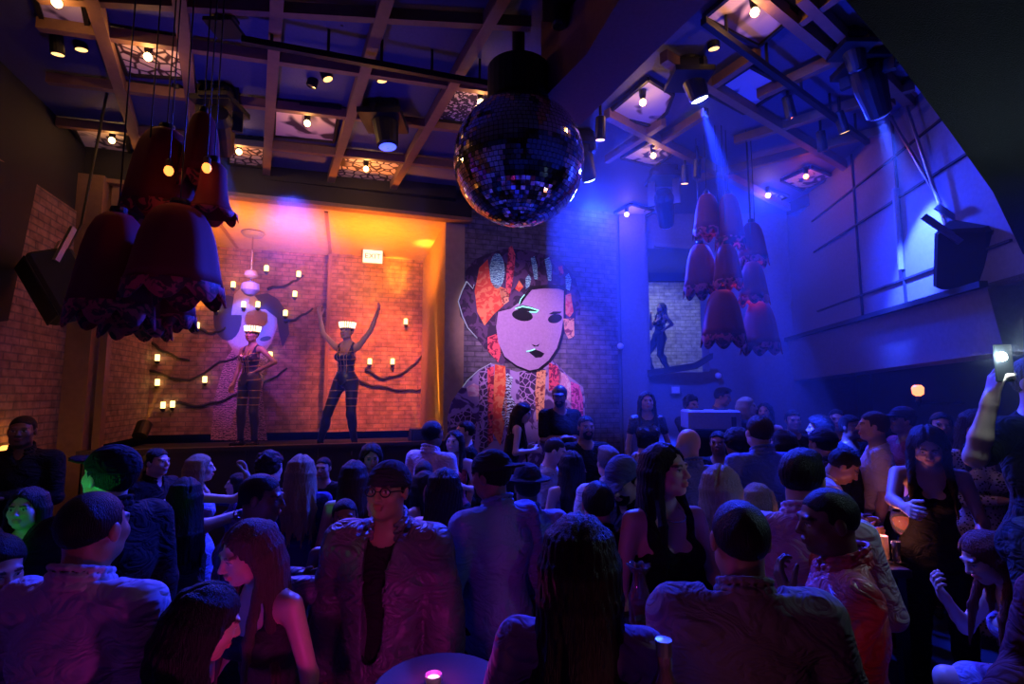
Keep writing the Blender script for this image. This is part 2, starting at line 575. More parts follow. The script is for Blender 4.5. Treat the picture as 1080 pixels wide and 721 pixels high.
# right-hand house wall: upper wall, ledge, fascia, dark bar recess below
RW0, RW1 = Vector((2.85, -2.0, 0)), Vector((4.46, 8.1, 0))
wall_quad('wall_right', RW1, RW0, 2.93, CEIL_Z, M['plaster'], 0.2)
rd = (RW0 - RW1).normalized()
rn = Vector((rd.y, -rd.x, 0))
if rn.x > 0:
    rn = -rn
mb = MB()
a0, a1 = RW1, RW1 + rd * 4.25
q = [a0 + rn * .10 + Vector((0, 0, 2.93)), a1 + rn * .10 + Vector((0, 0, 2.93)), a1 + rn * .02 + Vector((0, 0, 2.42)), a0 + rn * .02 + Vector((0, 0, 2.30))]
mb.prism(q, -rn * 0.3)
struct(mb.build('wall_right_fascia', M['plaster']))
struct(MB().bar(a0 + rn * .12 + Vector((0, 0, 2.95)), a1 + rn * .12 + Vector((0, 0, 2.95)), 0.06, 0.05).build('trim_67', M['dark']))
wall_quad('wall_bar', RW1 - rn * 1.3, RW0 - rn * 1.3, 0, 3.0, M['dark'], -0.2)
struct(MB().prism([RW1 + Vector((0, 0, 2.93)), RW0 + Vector((0, 0, 2.93)), RW0 - rn * 1.3 + Vector((0, 0, 2.93)), RW1 - rn * 1.3 + Vector((0, 0, 2.93))], (0, 0, 0.05)).build('ceiling_bar', M['dark']))
# panel seams and service pipes on the upper wall
k = 68
for s_, z0, z1 in ((2.2, 2.95, 4.98), (3.05, 2.95, 4.98)):
    b = RW1 + rd * s_ + rn * .012
    struct(MB().bar(b + Vector((0, 0, z0)), b + Vector((0, 0, z1)), 0.02, 0.02, up=rn).build('trim_%d' % k, M['dark']))
    k += 1
for z in (3.25, 4.1, 4.55):
    b0, b1 = RW1 + rd * 1.0 + rn * .012, RW1 + rd * 4.4 + rn * .012
    struct(MB().bar(b0 + Vector((0, 0, z)), b1 + Vector((0, 0, z)), 0.02, 0.02).build('trim_%d' % k, M['dark']))
    k += 1

# big dropped bulkhead between the two halves of the ceiling
zb = 4.35
p = [onz(571, 106, zb), onz(612, 132, zb), onz(690, 55, zb), onz(775, -25, zb), onz(668, -25, zb), onz(618, 58, zb)]
struct(MB().prism([Vector((q.x, q.y, zb)) for q in p], (0, 0, CEIL_Z - zb)).build('ceiling_bulkhead', simple('bulkhead_paint', (0.28, 0.12, 0.2), 0.7)))

# low black soffit that cuts off the upper right
zs = 2.95
e0, e1, e2, e3, e4 = onz(885, -8, zs), onz(945, 62, zs), onz(1003, 140, zs), onz(1047, 202, zs), onz(1079, 268, zs)
far_ = Vector((6.5, 3.6, zs))
p = [e0, e1, e2, e3, e4, Vector((e4.x + 1.5, e4.y + .3, zs)), Vector((6.0, 0.2, zs)), Vector((0.75, -1.0, zs))]
struct(MB().prism(p, (0, 0, CEIL_Z - zs)).build('ceiling_soffit', M['soffit']))

# ------------------------------------------------------------------ ceiling grid (beams run on plane z = 4.9)
ZB = 4.9
tcount = [0]


def grid_beam(p, q, w=0.12, h=0.16, mat='wood', z=ZB):
    a, b = onz(*p, z), onz(*q, z)
    tcount[0] += 1
    return struct(MB().bar((a.x, a.y, z + .02), (b.x, b.y, z + .02), w, h).build('trim_%d' % tcount[0], M[mat]))


LONG = [((88, -30), (150, 168)), ((186, -30), (207, 150)), ((294, -30), (281, 182)), ((417, -30), (349, 190)), ((536, -12), (414, 198))]
CROSS = [((40, -2), (560, 28)), ((40, 28), (600, 108)), ((50, 85), (520, 141)), ((60, 131), (500, 178))]
for p, q in LONG:
    grid_beam(p, q, 0.09, 0.11)
for p, q in CROSS:
    grid_beam(p, q, 0.06, 0.09)
grid_beam((200, 178), (480, 206), 0.2, 0.2, 'dark')
RA = [((640, 122), (835, 222)), ((700, 62), (905, 185)), ((845, -3), (985, 135)), ((770, -30), (940, 110))]
RB = [((838, 28), (905, -20)), ((745, 95), (800, 58)), ((800, 102), (945, 35)), ((690, 155), (745, 120)), ((775, 150), (965, 92)), ((735, 190), (975, 128)), ((640, 170), (700, 130))]
for p, q in RA:
    grid_beam(p, q, 0.075, 0.10)
for p, q in RB:
    grid_beam(p, q, 0.065, 0.09)
grid_beam((835, 222), (975, 160), 0.2, 0.2, 'dark')
grid_beam((630, 235), (835, 235), 0.2, 0.2, 'dark')


# ------------------------------------------------------------------ disco ball
def disco_ball():
    c = at(547, 170, 3.75)
    r = 72 / FPX * 3.78 * 0.985
    root = thing('mirror_ball', 'huge mirrored disco ball hanging in front of the painted face', 'disco ball', tuple(c))
    rng = random.Random(4)
    mb = MB()
    rows = 46
    for i in range(rows):
        t0 = -math.pi / 2 + math.pi * (i + .06) / rows
        t1 = -math.pi / 2 + math.pi * (i + .94) / rows
        tm = (t0 + t1) / 2
        n = max(4, int(2 * rows * math.cos(tm)))
        for k in range(n):
            a0, a1 = 2 * math.pi * (k + .05) / n, 2 * math.pi * (k + .95) / n
            j = [rng.uniform(-.0007, .0007) for _ in range(3)]
            q = []
            for (t, a, jj) in ((t0, a0, j[0]), (t0, a1, j[1]), (t1, a1, j[2]), (t1, a0, j[0] + j[2] - j[1])):
                rr = r + jj
                q.append((c.x + rr * math.cos(t) * math.cos(a), c.y + rr * math.cos(t) * math.sin(a), c.z + rr * math.sin(t)))
            mb.add(q, [(0, 1, 2, 3)])
    m, nt, b = new_mat('mirror_tiles')
    b.inputs['Base Color'].default_value = (0.85, 0.85, 0.9, 1)
    b.inputs['Metallic'].default_value = 1
    b.inputs['Roughness'].default_value = 0.06
    tiles = mb.build('mirror_tiles', m, root)
    tiles['label'] = 'square mirror tiles in rings'
    MB().ball(c, r - .012, 48).build('core', M['blackmatte'], root, smooth=True)
    mb = MB().lathe([(0.20, 0), (0.24, .02), (0.24, .30), (0.18, .34)], (c.x, c.y, c.z + r - .06), 28)
    mb.build('mounting_collar', M['black'], root, smooth=False)
    MB().tube([(c.x, c.y, c.z + r + .2), (c.x, c.y, CEIL_Z)], 0.05, 12).build('hanging_rod', M['black'], root)


disco_ball()


# ------------------------------------------------------------------ lit art panels of the ceiling
GLOW_WARM = emitter('warm_bulb_glow', (1.0, 0.62, 0.22), 14)
GLOW_RED = emitter('red_bulb_glow', (1.0, 0.25, 0.08), 8)


def art_panel(quad, bulb, pat, label, watts, col=(1.0, 0.45, 0.12), red=False):
    z = 4.965
    P = [onz(px, py, z) for px, py in quad]
    c = sum(P, Vector()) / len(P)
    root = thing('ceiling_panel', label, 'ceiling panel', tuple(c), 'patterned ceiling panels with a bare bulb')
    MB().prism([(q.x, q.y, z) for q in P], (0, 0, 0.03)).build('panel', pat, root)
    fr = MB()
    for i in range(len(P)):
        fr.bar(P[i], P[(i + 1) % len(P)], 0.03, 0.04)
    fr.build('frame', M['black'], root)
    if bulb:
        b = onz(*bulb, z - .12)
        MB().lathe([(0.035, .12), (0.03, .06), (0.022, .03)], b, 12).build('socket', M['black'], root)
        MB().ball(b, 0.032, 12).build('bulb', GLOW_RED if red else GLOW_WARM, root, smooth=True)
        bulb_light('panel_bulb_light', b - Vector((0, 0, 0.05)), col, watts * 3.5, 0.03)


pm_scale = pattern_mat('panel_print_scales', (0.05, 0.02, 0.02), (0.75, 0.6, 0.45), 9, 0.09, kind='cell')
pm_blob = pattern_mat('panel_print_swirls', (0.04, 0.03, 0.05), (0.75, 0.65, 0.62), 3.5, 0.46)
pm_face = pattern_mat('panel_print_portrait', (0.06, 0.03, 0.05), (0.8, 0.6, 0.55), 1.6, 0.45)
pm_white = pattern_mat('panel_print_pale', (0.10, 0.07, 0.16), (0.62, 0.55, 0.75), 2.2, 0.40)
pm_zig = pattern_mat('panel_print_zigzag', (0.04, 0.03, 0.05), (0.7, 0.62, 0.7), 6.0, 0.5, kind='wave')
PANELS = [
    ([(117, 37), (189, 41), (194, 82), (134, 78)], (156, 60), pm_scale, 'amber lit scale print panel in the second row of the brown grid', 1.6),
    ([(78, 135), (132, 137), (137, 162), (92, 161)], (118, 148), pm_blob, 'dim panel with branch print above the red lampshades', 0.9),
    ([(290, 107), (358, 113), (352, 149), (289, 143)], (324, 130), pm_face, 'pink portrait print panel above the arched soffit of the stage', 1.0),
    ([(356, 160), (424, 168), (417, 193), (354, 187)], (386, 178), pm_scale, 'bright yellow panel at the grid edge over the raised-arm dancer', 2.2),
    ([(242, 144), (279, 147), (278, 176), (241, 172)], (252, 160), pm_scale, 'small yellow panel beside the blue moving head and red shades', 1.4),
    ([(468, 86), (515, 92), (505, 131), (458, 125)], (507, 108), pm_zig, 'black and white scribble panel touching the mirror ball', 1.0),
    ([(36, -8), (86, -6), (92, 26), (46, 24)], (60, 3), pm_white, 'pale panel cut by the top picture edge over the dark brick corner', 0.8),
    ([(742, 18), (800, 48), (840, 14), (790, -22)], (796, 13), pm_face, 'large pale face print panel with glowing bulb beside the bulkhead', 1.2),
    ([(640, 120), (684, 83), (710, 99), (703, 118), (688, 132)], (678, 108), pm_white, 'striped pale panel with glowing bulb against the bulkhead edge', 1.1),
    ([(655, 166), (688, 147), (716, 158), (690, 175)], (689, 164), pm_blob, 'eye print panel glowing gold below the striped pale panel', 1.0),
    ([(648, 224), (666, 215), (690, 222), (668, 234)], (661, 226), pm_white, 'small glowing panel lowest in the blue ceiling near the painted face', 0.8),
    ([(747, 98), (791, 69), (830, 90), (785, 119)], None, pm_white, 'unlit pale panel with dark blots in the blue ceiling', 0),
    ([(824, 190), (855, 176), (880, 186), (846, 201)], (850, 186), pm_blob, 'panel glowing red orange in the blue ceiling over the house wall', 1.0),
    ([(795, 206), (812, 199), (832, 207), (812, 215)], (810, 206), pm_blob, 'tiny orange glowing panel beside the red glowing one', 0.8),
]
for i, a in enumerate(PANELS):
    if 'red orange' in a[3]:
        art_panel(*a, col=(1.0, 0.1, 0.03), red=True)
    else:
        art_panel(*a)
for quad, lab in (([(921, 55), (936, 48), (951, 63), (938, 72)], 'small grey framed panel nearest the black soffit'),
                  ([(948, 90), (962, 82), (978, 97), (965, 108)], 'small blue grey panel with shiny print between two blue beams'),
                  ([(950, 142), (970, 131), (982, 143), (962, 153)], 'small violet panel at the far corner above the wall speaker')):
    art_panel(quad, None, pm_white, lab, 0)


# ------------------------------------------------------------------ light fixtures
LENS_BLUE = emitter('lens_blue', (0.35, 0.5, 1.0), 25)
LENS_HOT = emitter('lens_hot', (0.75, 0.85, 1.0), 60)
LENS_DIM = emitter('lens_dim_blue', (0.05, 0.08, 1.0), 3)
LENS_OFF = simple('lens_glass_dark', (0.03, 0.03, 0.05), 0.1)
LENS_WARM = emitter('lens_warm', (1.0, 0.5, 0.15), 3)


def moving_head(lens_px, Y, aim, label, s=1.0, lens=LENS_BLUE, beam=None, group='moving head spotlights on the ceiling'):
    lp = at(*lens_px, Y)
    d = (Vector(aim) - lp).normalized()
    Rm = frame_to(d)
    body_c = lp - d * 0.42 * s
    root = thing('moving_head_light', label, 'stage light', (body_c.x, body_c.y, CEIL_Z - .02), group)
    prof = [(0.02, .16), (0.10, .15), (0.135, .06), (0.14, -.1), (0.12, -.26), (0.105, -.40), (0.085, -.42)]
    MB().lathe([(r * s, z * s) for r, z in prof], body_c, 18, Rm).build('head', M['black'], root)
    MB().lathe([(0.085 * s, -.421 * s), (0.06 * s, -.432 * s), (0.005, -.436 * s)], body_c, 18, Rm, cap=False).build('lens', lens, root)
    # yoke
    zt = min(body_c.z + .42 * s, CEIL_Z - .12)
    mb = MB()
    side = Vector((d.y, -d.x, 0))
    side = side.normalized() if side.length > .05 else Vector((1, 0, 0))
    for q in (-1, 1):
        a = body_c + side * .17 * s * q
        mb.bar(a - Vector((0, 0, .06 * s)), Vector((a.x, a.y, zt - .05)), 0.05 * s, 0.1 * s, up=side)
    mb.box((body_c.x, body_c.y, zt - .04), (.42 * s, .42 * s, 0.06 * s))
    mb.build('yoke', M['black'], root)
    MB().box((body_c.x, body_c.y, zt + .06 * s), (.34 * s, .30 * s, .16 * s), bev=.03).build('base', M['black'], root)
    if CEIL_Z - zt > .2:
        MB().tube([(body_c.x, body_c.y, zt + .1 * s), (body_c.x, body_c.y, CEIL_Z)], .025, 8).build('hanging_pipe', M['black'], root)
    if beam:
        spot('moving_head_beam', lp + d * .03, aim, *beam)
    return root


moving_head((738, 105), 4.3, at(835, 420, 4.9), 'moving head light with white hot lens throwing the central blue beam', 0.8, LENS_HOT, beam=(BLUE, 22000, 14, 0.35, 0.02))
moving_head((622, 190), 5.6, at(690, 420, 7.0), 'moving head light whose beam falls beside the painted face', 0.8, beam=(BLUE, 13000, 18, 0.45, 0.02))
moving_head((409, 155), 4.9, at(440, 470, 4.8), 'moving head light with dim blue lens under the pink portrait panel', 1.0, LENS_DIM)
moving_head((236, 160), 5.0, at(262, 330, 8.2), 'moving head light with small bright lens behind the dark red shades', 0.9, beam=((0.03, 0.08, 1.0), 2500, 13, 0.5, 0.03))
moving_head((928, 122), 4.2, at(972, 262, 4.75), 'moving head light throwing its beam onto the hung wall speaker', 0.9, LENS_DIM, beam=((0.03, 0.07, 1.0), 7000, 30, 0.7, 0.03))
moving_head((703, 238), 6.6, at(712, 330, 7.8), 'moving head light lowest above the niche dancer', 0.9, LENS_DIM, beam=(BLUE, 500, 22, 0.5, 0.03))
moving_head((590, 28), 3.4, at(590, 130, 3.4), 'unlit moving head light above the mirror ball', 0.55, LENS_OFF)
moving_head((234, 96), 4.6, at(230, 190, 4.7), 'unlit moving head light over the blue beam by the red shades', 0.65, LENS_OFF)
moving_head((905, 75), 3.9, at(920, 140, 4.0), 'unlit dark moving head light nearest the black soffit', 0.6, LENS_OFF)
moving_head((240, 6), 3.6, at(240, 60, 3.6), 'unlit moving head light cut by the top of the picture', 0.5, LENS_OFF)


def track_spot(p, Y, tilt, label, warm=True, s=1.0):
    lp = at(*p, Y)
    d = Vector(tilt).normalized()
    Rm = frame_to(d)
    c = lp - d * .16 * s
    root = thing('track_spotlight', label, 'spotlight', (c.x, c.y, CEIL_Z - .05), 'small can spotlights on the ceiling tracks')
    MB().lathe([(0.03 * s, .06 * s), (0.045 * s, .05 * s), (0.05 * s, -.15 * s), (0.043 * s, -.155 * s)], c, 14, Rm).build('can', M['black'], root)
    MB().lathe([(0.042 * s, -.157 * s), (0.004, -.160 * s)], c, 14, Rm, cap=False).build('lens', LENS_WARM if warm else LENS_OFF, root)
    MB().tube([c + Vector((0, 0, .03)), (c.x, c.y, CEIL_Z)], .014, 6).build('stem', M['black'], root)


TS = [((61, 58), 3.9, (0, .2, -1), 'warm can spotlight before the second grid row near the brick corner', True),
      ((86, 53), 4.0, (.1, .2, -1), 'warm can spotlight just beside the first grid beam', True),
      ((188, 96), 4.6, (0, .3, -1), 'tiny reddish can spotlight beside the amber scale panel', True),
      ((403, 86), 4.4, (.15, .2, -1), 'can spotlight with warm lens above the dim blue moving head', True),
      ((362, 12), 3.8, (0, .1, -1), 'dark can spotlight at the top between two brown beams', False),
      ((328, 92), 4.5, (-.3, .1, -1), 'spotlight head of the triple cluster pointing at the portrait panel', False),
      ((346, 84), 4.4, (.4, .1, -1), 'spotlight of the triple cluster with pinkish lens', True),
      ((753, 52), 4.0, (.1, .2, -1), 'warm can spotlight beside the bulkhead between two pale panels', True),
      ((633, 148), 4.6, (0, .2, -1), 'can spotlight between mirror ball and eye print panel', True),
      ((835, 125), 4.7, (.3, .2, -1), 'dark can spotlight under the unlit pale panel', False),
      ((891, 140), 4.8, (.4, .2, -1), 'warm can spotlight on the long blue beam toward the wall speaker', True),
      ((868, 160), 5.2, (.2, .2, -1), 'dark can spotlight above the red orange panel', False),
      ((722, 194), 5.9, (0, .2, -1), 'tiny red lit can spotlight beside the lowest moving head', True),
      ((735, 188), 5.8, (0, .2, -1), 'dark can spotlight in the haze under the central beam', False)]
for a in TS:
    track_spot(*a)


def track(p, q, label, z=4.78):
    a, b = onz(*p, z), onz(*q, z)
    o = MB().bar(a, b, 0.045, 0.05)
    for k in range(5):
        c = a.lerp(b, (k + .5) / 5)
        o.tube([c, (c.x, c.y, CEIL_Z)], .012, 6)
    o = o.build('lighting_track', M['black'])
    tag(o, label, 'lighting track')


track((255, 42), (530, 92), 'black lighting track crossing the brown ceiling grid')
track((742, 22), (915, 150), 'black lighting track crossing the blue ceiling grid')


# ------------------------------------------------------------------ speakers
def speaker(c, size, rot, label):
    root = thing('loudspeaker', label, 'loudspeaker', tuple(c))
    Mr = Matrix.Rotation(rot[2], 3, 'Z') @ Matrix.Rotation(rot[0], 3, 'X') @ Matrix.Rotation(rot[1], 3, 'Y')
    w, d, h = size
    MB().box(c, size, Mr, bev=.03).build('cabinet', M['blackmatte'], root)
    c = Vector(c)
    MB().box(c + Mr @ Vector((0, -d / 2 - .008, 0)), (w * .9, .016, h * .93), Mr, bev=.01).build('grille', simple('speaker_grille', (0.02, 0.02, 0.022), 0.5, 0.6, bump=.8, bscale=180), root)
    for q in (-1, 1):
        MB().bar(c + Mr @ Vector((q * w / 2, .0, h * .3)), c + Mr @ Vector((q * w / 2, .25, h * .75)), .03, .05).build('bracket', M['steel'], root)
    return c, Mr


c, Mr = speaker(at(64, 302, 4.5), (.34, .34, .6), (R(24), R(-14), R(-30)), 'black loudspeaker hung before the brick corner')
tag(MB().tube([c + Vector((0, 0, .28)), c + Vector((.05, .1, .6)), (c.x + .1, c.y + .2, CEIL_Z)], .012, 6).build('speaker_cable', M['black']), 'thin cable holding the loudspeaker at the brick corner', 'cable')
c, Mr = speaker(at(1019, 268, 4.25), (.40, .36, .52), (R(10), R(-25), R(40)), 'tilted black loudspeaker on the blue lit house wall')
for q, lab in ((-.12, 'pale hanger rod nearer the viewer above the wall loudspeaker'), (.16, 'pale hanger rod farther along above the wall loudspeaker')):
    top = RW1 + rd * (3.3 - q) + rn * .1
    tag(MB().tube([c + Vector((q * .3, .12, .25)), Vector((top.x, top.y, CEIL_Z))], .014, 8).build('hanger_rod', M['steel']), lab, 'rod')
b = RW1 + rd * 3.05 + rn * .03
tag(MB().tube([b + Vector((0, 0, 3.35)), b + Vector((0, 0, 4.2))], .03, 10).build('wall_tube', M['panelgrey']), 'upright grey tube on the house wall behind the tilted loudspeaker', 'pipe')

# exit sign under the soffit
c = at(393, 271, 8.6)
root = thing('exit_sign', 'lit exit sign under the amber soffit above the dancer', 'exit sign', tuple(c))
Mr = Matrix.Rotation(ALPHA, 3, 'Z')
MB().box(c, (.36, .07, .26), Mr, bev=.01).build('housing', M['panelgrey'], root)
MB().box(c + Mr @ Vector((0, -.038, 0)), (.32, .008, .22), Mr).build('lit_face', emitter('exit_sign_glow', (1.0, 0.72, 0.58), 1.6), root)
MB().tube([c + Vector((0, 0, .12)), (c.x, c.y, SOFFIT_Z)], .012, 6).build('stem', M['black'], root)
fc = bpy.data.curves.new('exit_letters', 'FONT')
fc.body = 'EXIT'
fc.size = 0.13
fc.align_x = 'CENTER'
fc.align_y = 'CENTER'
fc.extrude = 0.003
fo = bpy.data.objects.new('exit_letters', fc)
me = bpy.data.meshes.new_from_object(fo)
bpy.data.objects.remove(fo)
me.materials.clear()
me.materials.append(simple('exit_red', (0.75, 0.22, 0.12), 0.5))
fo = bpy.data.objects.new('exit_letters', me)
COL.objects.link(fo)
fo.parent = root
fo.location = Mr @ Vector((0, -.047, 0))
fo.rotation_euler = (math.pi / 2, 0, ALPHA)


# ------------------------------------------------------------------ candle sconces on the brick
CANDLES = [(115, 221), (98, 294), (92, 337), (140, 358), (166, 377), (166, 403), (172, 427), (182, 426), (208, 343), (228, 325), (246, 300),
           (281, 283), (315, 289), (311, 310), (301, 330), (272, 321), (257, 321), (285, 374), (216, 400), (270, 401),
           (428, 339), (390, 381), (414, 381), (447, 403), (368, 413)]
CLAB = ['candle sconce high over the hanging red shades', 'candle sconce beside the red shade fringe nearest the column', 'lowest candle sconce by the brown column',
        'candle sconce just under the dark red shades', 'upper sconce of the two above the twin candles', 'lower sconce right above the twin candles',
        'first of the twin candle sconces above the amber uplight', 'second of the twin candle sconces above the amber uplight',
        'candle sconce below the fringe of the big red shade', 'candle sconce against the dark painted hair, outer side', 'candle sconce above the painted hair beside the chandelier',
        'topmost candle sconce on the brick beside the chandelier', 'outermost upper candle sconce near the brick seam', 'candle sconce below the outermost upper one near the seam',
        'candle sconce level with the crowned dancer on her open side', 'candle sconce over the crown of the standing dancer', 'candle sconce under the chandelier over the dancer',
        'candle sconce at shoulder height beside the standing dancer', 'lone candle sconce on the branch left of the standing dancer', 'candle sconce behind the thigh of the standing dancer',
        'highest candle sconce beside the raised-arm dancer', 'candle sconce nearest the raised-arm dancer at waist height', 'candle sconce in the middle of the branch by the raised-arm dancer',
        'candle sconce beside the orange pillar', 'dim candle sconce behind the raised-arm dancer leg']
pback = FP(0, 2.4, 0)
pproj = FP(0, 2.26, 0)
CANDLE_GLOW = emitter('candle_shade_glow', (1.0, 0.66, 0.22), 4.0)
cand_parts = None
for (px, py), lab in zip(CANDLES, CLAB):
    p = onplane(px, py, (pproj if px > 330 else pback) - E2 * .07, E2)
    if px < 110:
        p = onplane(px, py, FP(AL + .07, 0, 0), E1)
    root = thing('candle_sconce', lab, 'wall light', tuple(p), 'small candle lights on the brick')
    if cand_parts is None:
        sh = MB().lathe([(0.028, -.05), (0.034, -.045), (0.034, .045), (0.028, .05)], (0, 0, 0), 12).build('shade', CANDLE_GLOW, smooth=False)
        cup = MB().lathe([(0.012, -.10), (0.03, -.085), (0.04, -.055), (0.036, -.05)], (0, 0, 0), 12).build('cup', M['black'])
        arm = MB().tube([(0, 0, -.09), (0, .04, -.10), (0, .07, -.07)], .008, 6).build('bracket', M['black'])
        cand_parts = [sh, cup, arm]
        for o in cand_parts:
            o.parent = root
    else:
        for o in cand_parts:
            n = o.copy()
            n.parent = root
            COL.objects.link(n)
    root.rotation_euler = (0, 0, ALPHA if px >= 110 else ALPHA + math.pi / 2)

# painted iron branches that run between the candles
BR = [([(75, 372), (120, 380), (160, 392), (200, 402), (232, 382), (262, 372)], 'long dark iron branch under the twin candle wall'),
      ([(120, 352), (160, 362), (175, 372), (200, 380)], 'short dark iron branch below the red shades'),
      ([(182, 425), (215, 428), (245, 418), (282, 402), (303, 388)], 'dark iron branch rising behind the standing dancer'),
      ([(282, 305), (305, 300), (320, 290)], 'thin dark branch near the upper sconces'),
      ([(300, 340), (315, 335), (330, 325)], 'thin dark branch ending at the brick seam'),
      ([(385, 390), (405, 400), (428, 392), (448, 372)], 'dark iron branch curling up beside the raised-arm dancer'),
      ([(370, 400), (400, 408), (430, 412), (448, 410)], 'lower dark iron branch beside the raised-arm dancer'),
      ([(205, 345), (225, 352), (238, 345)], 'short dark branch beside the painted hair')]
for pts, lab in BR:
    P = [onplane(px, py, (pproj if px > 345 else pback) - E2 * .02, E2) for px, py in pts]
    Q = []
    for i in range(len(P) - 1):
        for t in range(4):
            Q.append(P[i].lerp(P[i + 1], t / 4) + Vector((0, 0, .02 * math.sin((i * 4 + t) * 1.7))))
    Q.append(P[-1])
    o = MB().tube(Q, [0.022 * (1 - .6 * i / len(Q)) + .006 for i in range(len(Q))], 6).build('iron_branch', M['blackmatte'], smooth=True)
    tag(o, lab, 'wall branch', 'iron branches on the alcove brick')

# chandelier over the standing dancer
ct = onz(267, 246, SOFFIT_Z - .02)
root = thing('pendant_lamp', 'small glass pendant on a rod above the standing dancer', 'pendant lamp', tuple(ct))
MB().lathe([(0.16, .02), (0.17, .0), (0.13, -.05), (.02, -.06)], ct, 20).build('ceiling_rose', M['panelgrey'], root)
MB().tube([ct, ct - Vector((0, 0, .62))], .012, 8).build('rod', M['chrome'], root)
b = ct - Vector((0, 0, .62))
MB().lathe([(.02, .06), (.08, .03), (.10, -.04), (.05, -.07)], b, 16).build('upper_bowl', M['panelgrey'], root)
MB().lathe([(.03, -.12), (.12, -.16), (.13, -.26), (.07, -.33), (.02, -.35)], b, 16).build('glass_globe', M['panelgrey'], root)
MB().tube([b, b - Vector((0, 0, .2))], .01, 6).build('lower_rod', M['chrome'], root)


# ------------------------------------------------------------------ amber uplights on the stage
def uplight(p, w, aim_px, aim_Y, label, watts, Y=None):
    lp = onplane(*p, FP(0, w, 0), E2)
    aim = at(*aim_px, aim_Y)
    d = (aim - lp).normalized()
    Rm = frame_to(d)
    c = lp - d * .12
    root = thing('uplight', label, 'stage light', (c.x, c.y, STAGE_Z), 'amber floor uplights on the stage')
    MB().lathe([(.05, .10), (.08, .09), (.085, -.10), (.075, -.115)], c, 16, Rm).build('can', M['black'], root)
    MB().lathe([(.073, -.112), (.004, -.118)], c, 16, Rm, cap=False).build('lens', emitter('lens_amber', (1.0, 0.6, 0.15), 12), root)
    mb = MB()
    s = Vector((1, 0, 0))
    for q in (-1, 1):
        mb.bar(c + s * .095 * q, Vector((c.x + .095 * q, c.y, STAGE_Z)), .02, .04)
    mb.box((c.x, c.y, STAGE_Z + .015), (.22, .16, .03))
    mb.build('yoke', M['black'], root)
    spot('uplight_beam', lp + d * .02, aim, AMBER, watts * 40, 11, 1.0, .02)


uplight((153, 446), 0.5, (192, 352), 7.6, 'amber uplight at the far end of the stage by the column', 90)
uplight((440, 455), 0.6, (424, 330), 8.7, 'amber uplight beaming up the brick near the pillar', 90)
uplight((462, 452), 0.25, (454, 300), 8.0, 'amber uplight washing the orange pillar', 90)


# ------------------------------------------------------------------ hanging red lampshades
m, nt, bb = new_mat('red_velvet')
bb.inputs['Base Color'].default_value = (0.13, 0.004, 0.010, 1)
bb.inputs['Roughness'].default_value = 0.75
bb.inputs['Sheen Weight'].default_value = 0.25
bb.inputs['Sheen Tint'].default_value = (0.6, 0.05, 0.08, 1)
RED = m
RED_TRIM = pattern_mat('red_brocade', (0.06, 0.004, 0.008), (0.42, 0.05, 0.06), 14, 0.5)


def lampshade(px, top, bot, wpx, Y, label, glow=0.0, flare=0.0, group='red fringed lampshades', lit=True):
    a, b = at(px, top, Y), at(px, bot, Y)
    h = a.z - b.z
    r = wpx / FPX * Y / 2
    root = thing('hanging_lampshade', label, 'lampshade', (a.x, a.y, CEIL_Z - .01), group)
    n = 48
    prof_t = [(0.16, 1.0), (0.34, .99), (0.52, .93), (0.66, .82), (0.78, .66), (0.86, .48), (0.93, .30), (1.0, .16)]
    if flare:
        prof_t = [(0.16, 1.0), (0.34, .98), (0.50, .90), (0.56, .72), (0.60, .50), (0.70, .30), (0.86, .16), (1.05, .08)]
    scal = [(r * x, b.z + h * z) for x, z in prof_t]

    def pleat(ang, i):
        return (r * .028 * math.sin(8 * ang) * (i / 7), 0)
    MB().lathe([(rr, z - a.z) for rr, z in scal] + [(rr * .97, z - a.z) for rr, z in reversed(scal)], (a.x, a.y, a.z), n, scallop=None if flare else lambda an, i: pleat(an, i if i < 8 else 15 - i), cap=False).build('shade', RED, root, smooth=True)
    # scalloped skirt
    rb = scal[-1][0]

    def sc(ang, i):
        w = abs(math.sin(4 * ang))
        if i in (0, 3):
            return (0, 0)
        return (r * .05 * w, -h * .14 * w)
    MB().lathe([(rb * 1.01, scal[-1][1] + h * .02 - a.z), (rb * 1.03, b.z + h * .1 - a.z), (rb * .99, b.z + h * .1 - a.z), (rb * .98, scal[-1][1] + h * .02 - a.z)], a, n, scallop=sc, cap=False).build('scalloped_skirt', RED_TRIM, root, smooth=True)
    MB().tube([(a.x, a.y, a.z - .01), (a.x, a.y, CEIL_Z)], .0045, 6).build('cord', M['black'], root)
    MB().lathe([(r * .2, .04), (r * .22, .02), (r * .18, -.02)], a, 16).build('cap', M['black'], root)
    if glow:
        bp_ = Vector((a.x, a.y, b.z + h * .42))
        MB().ball(bp_, .03, 12).build('bulb', GLOW_RED, root, smooth=True)
        bulb_light('shade_bulb_light', bp_ - Vector((0, 0, .05)), (1.0, 0.10, 0.04), glow * .5, .03)


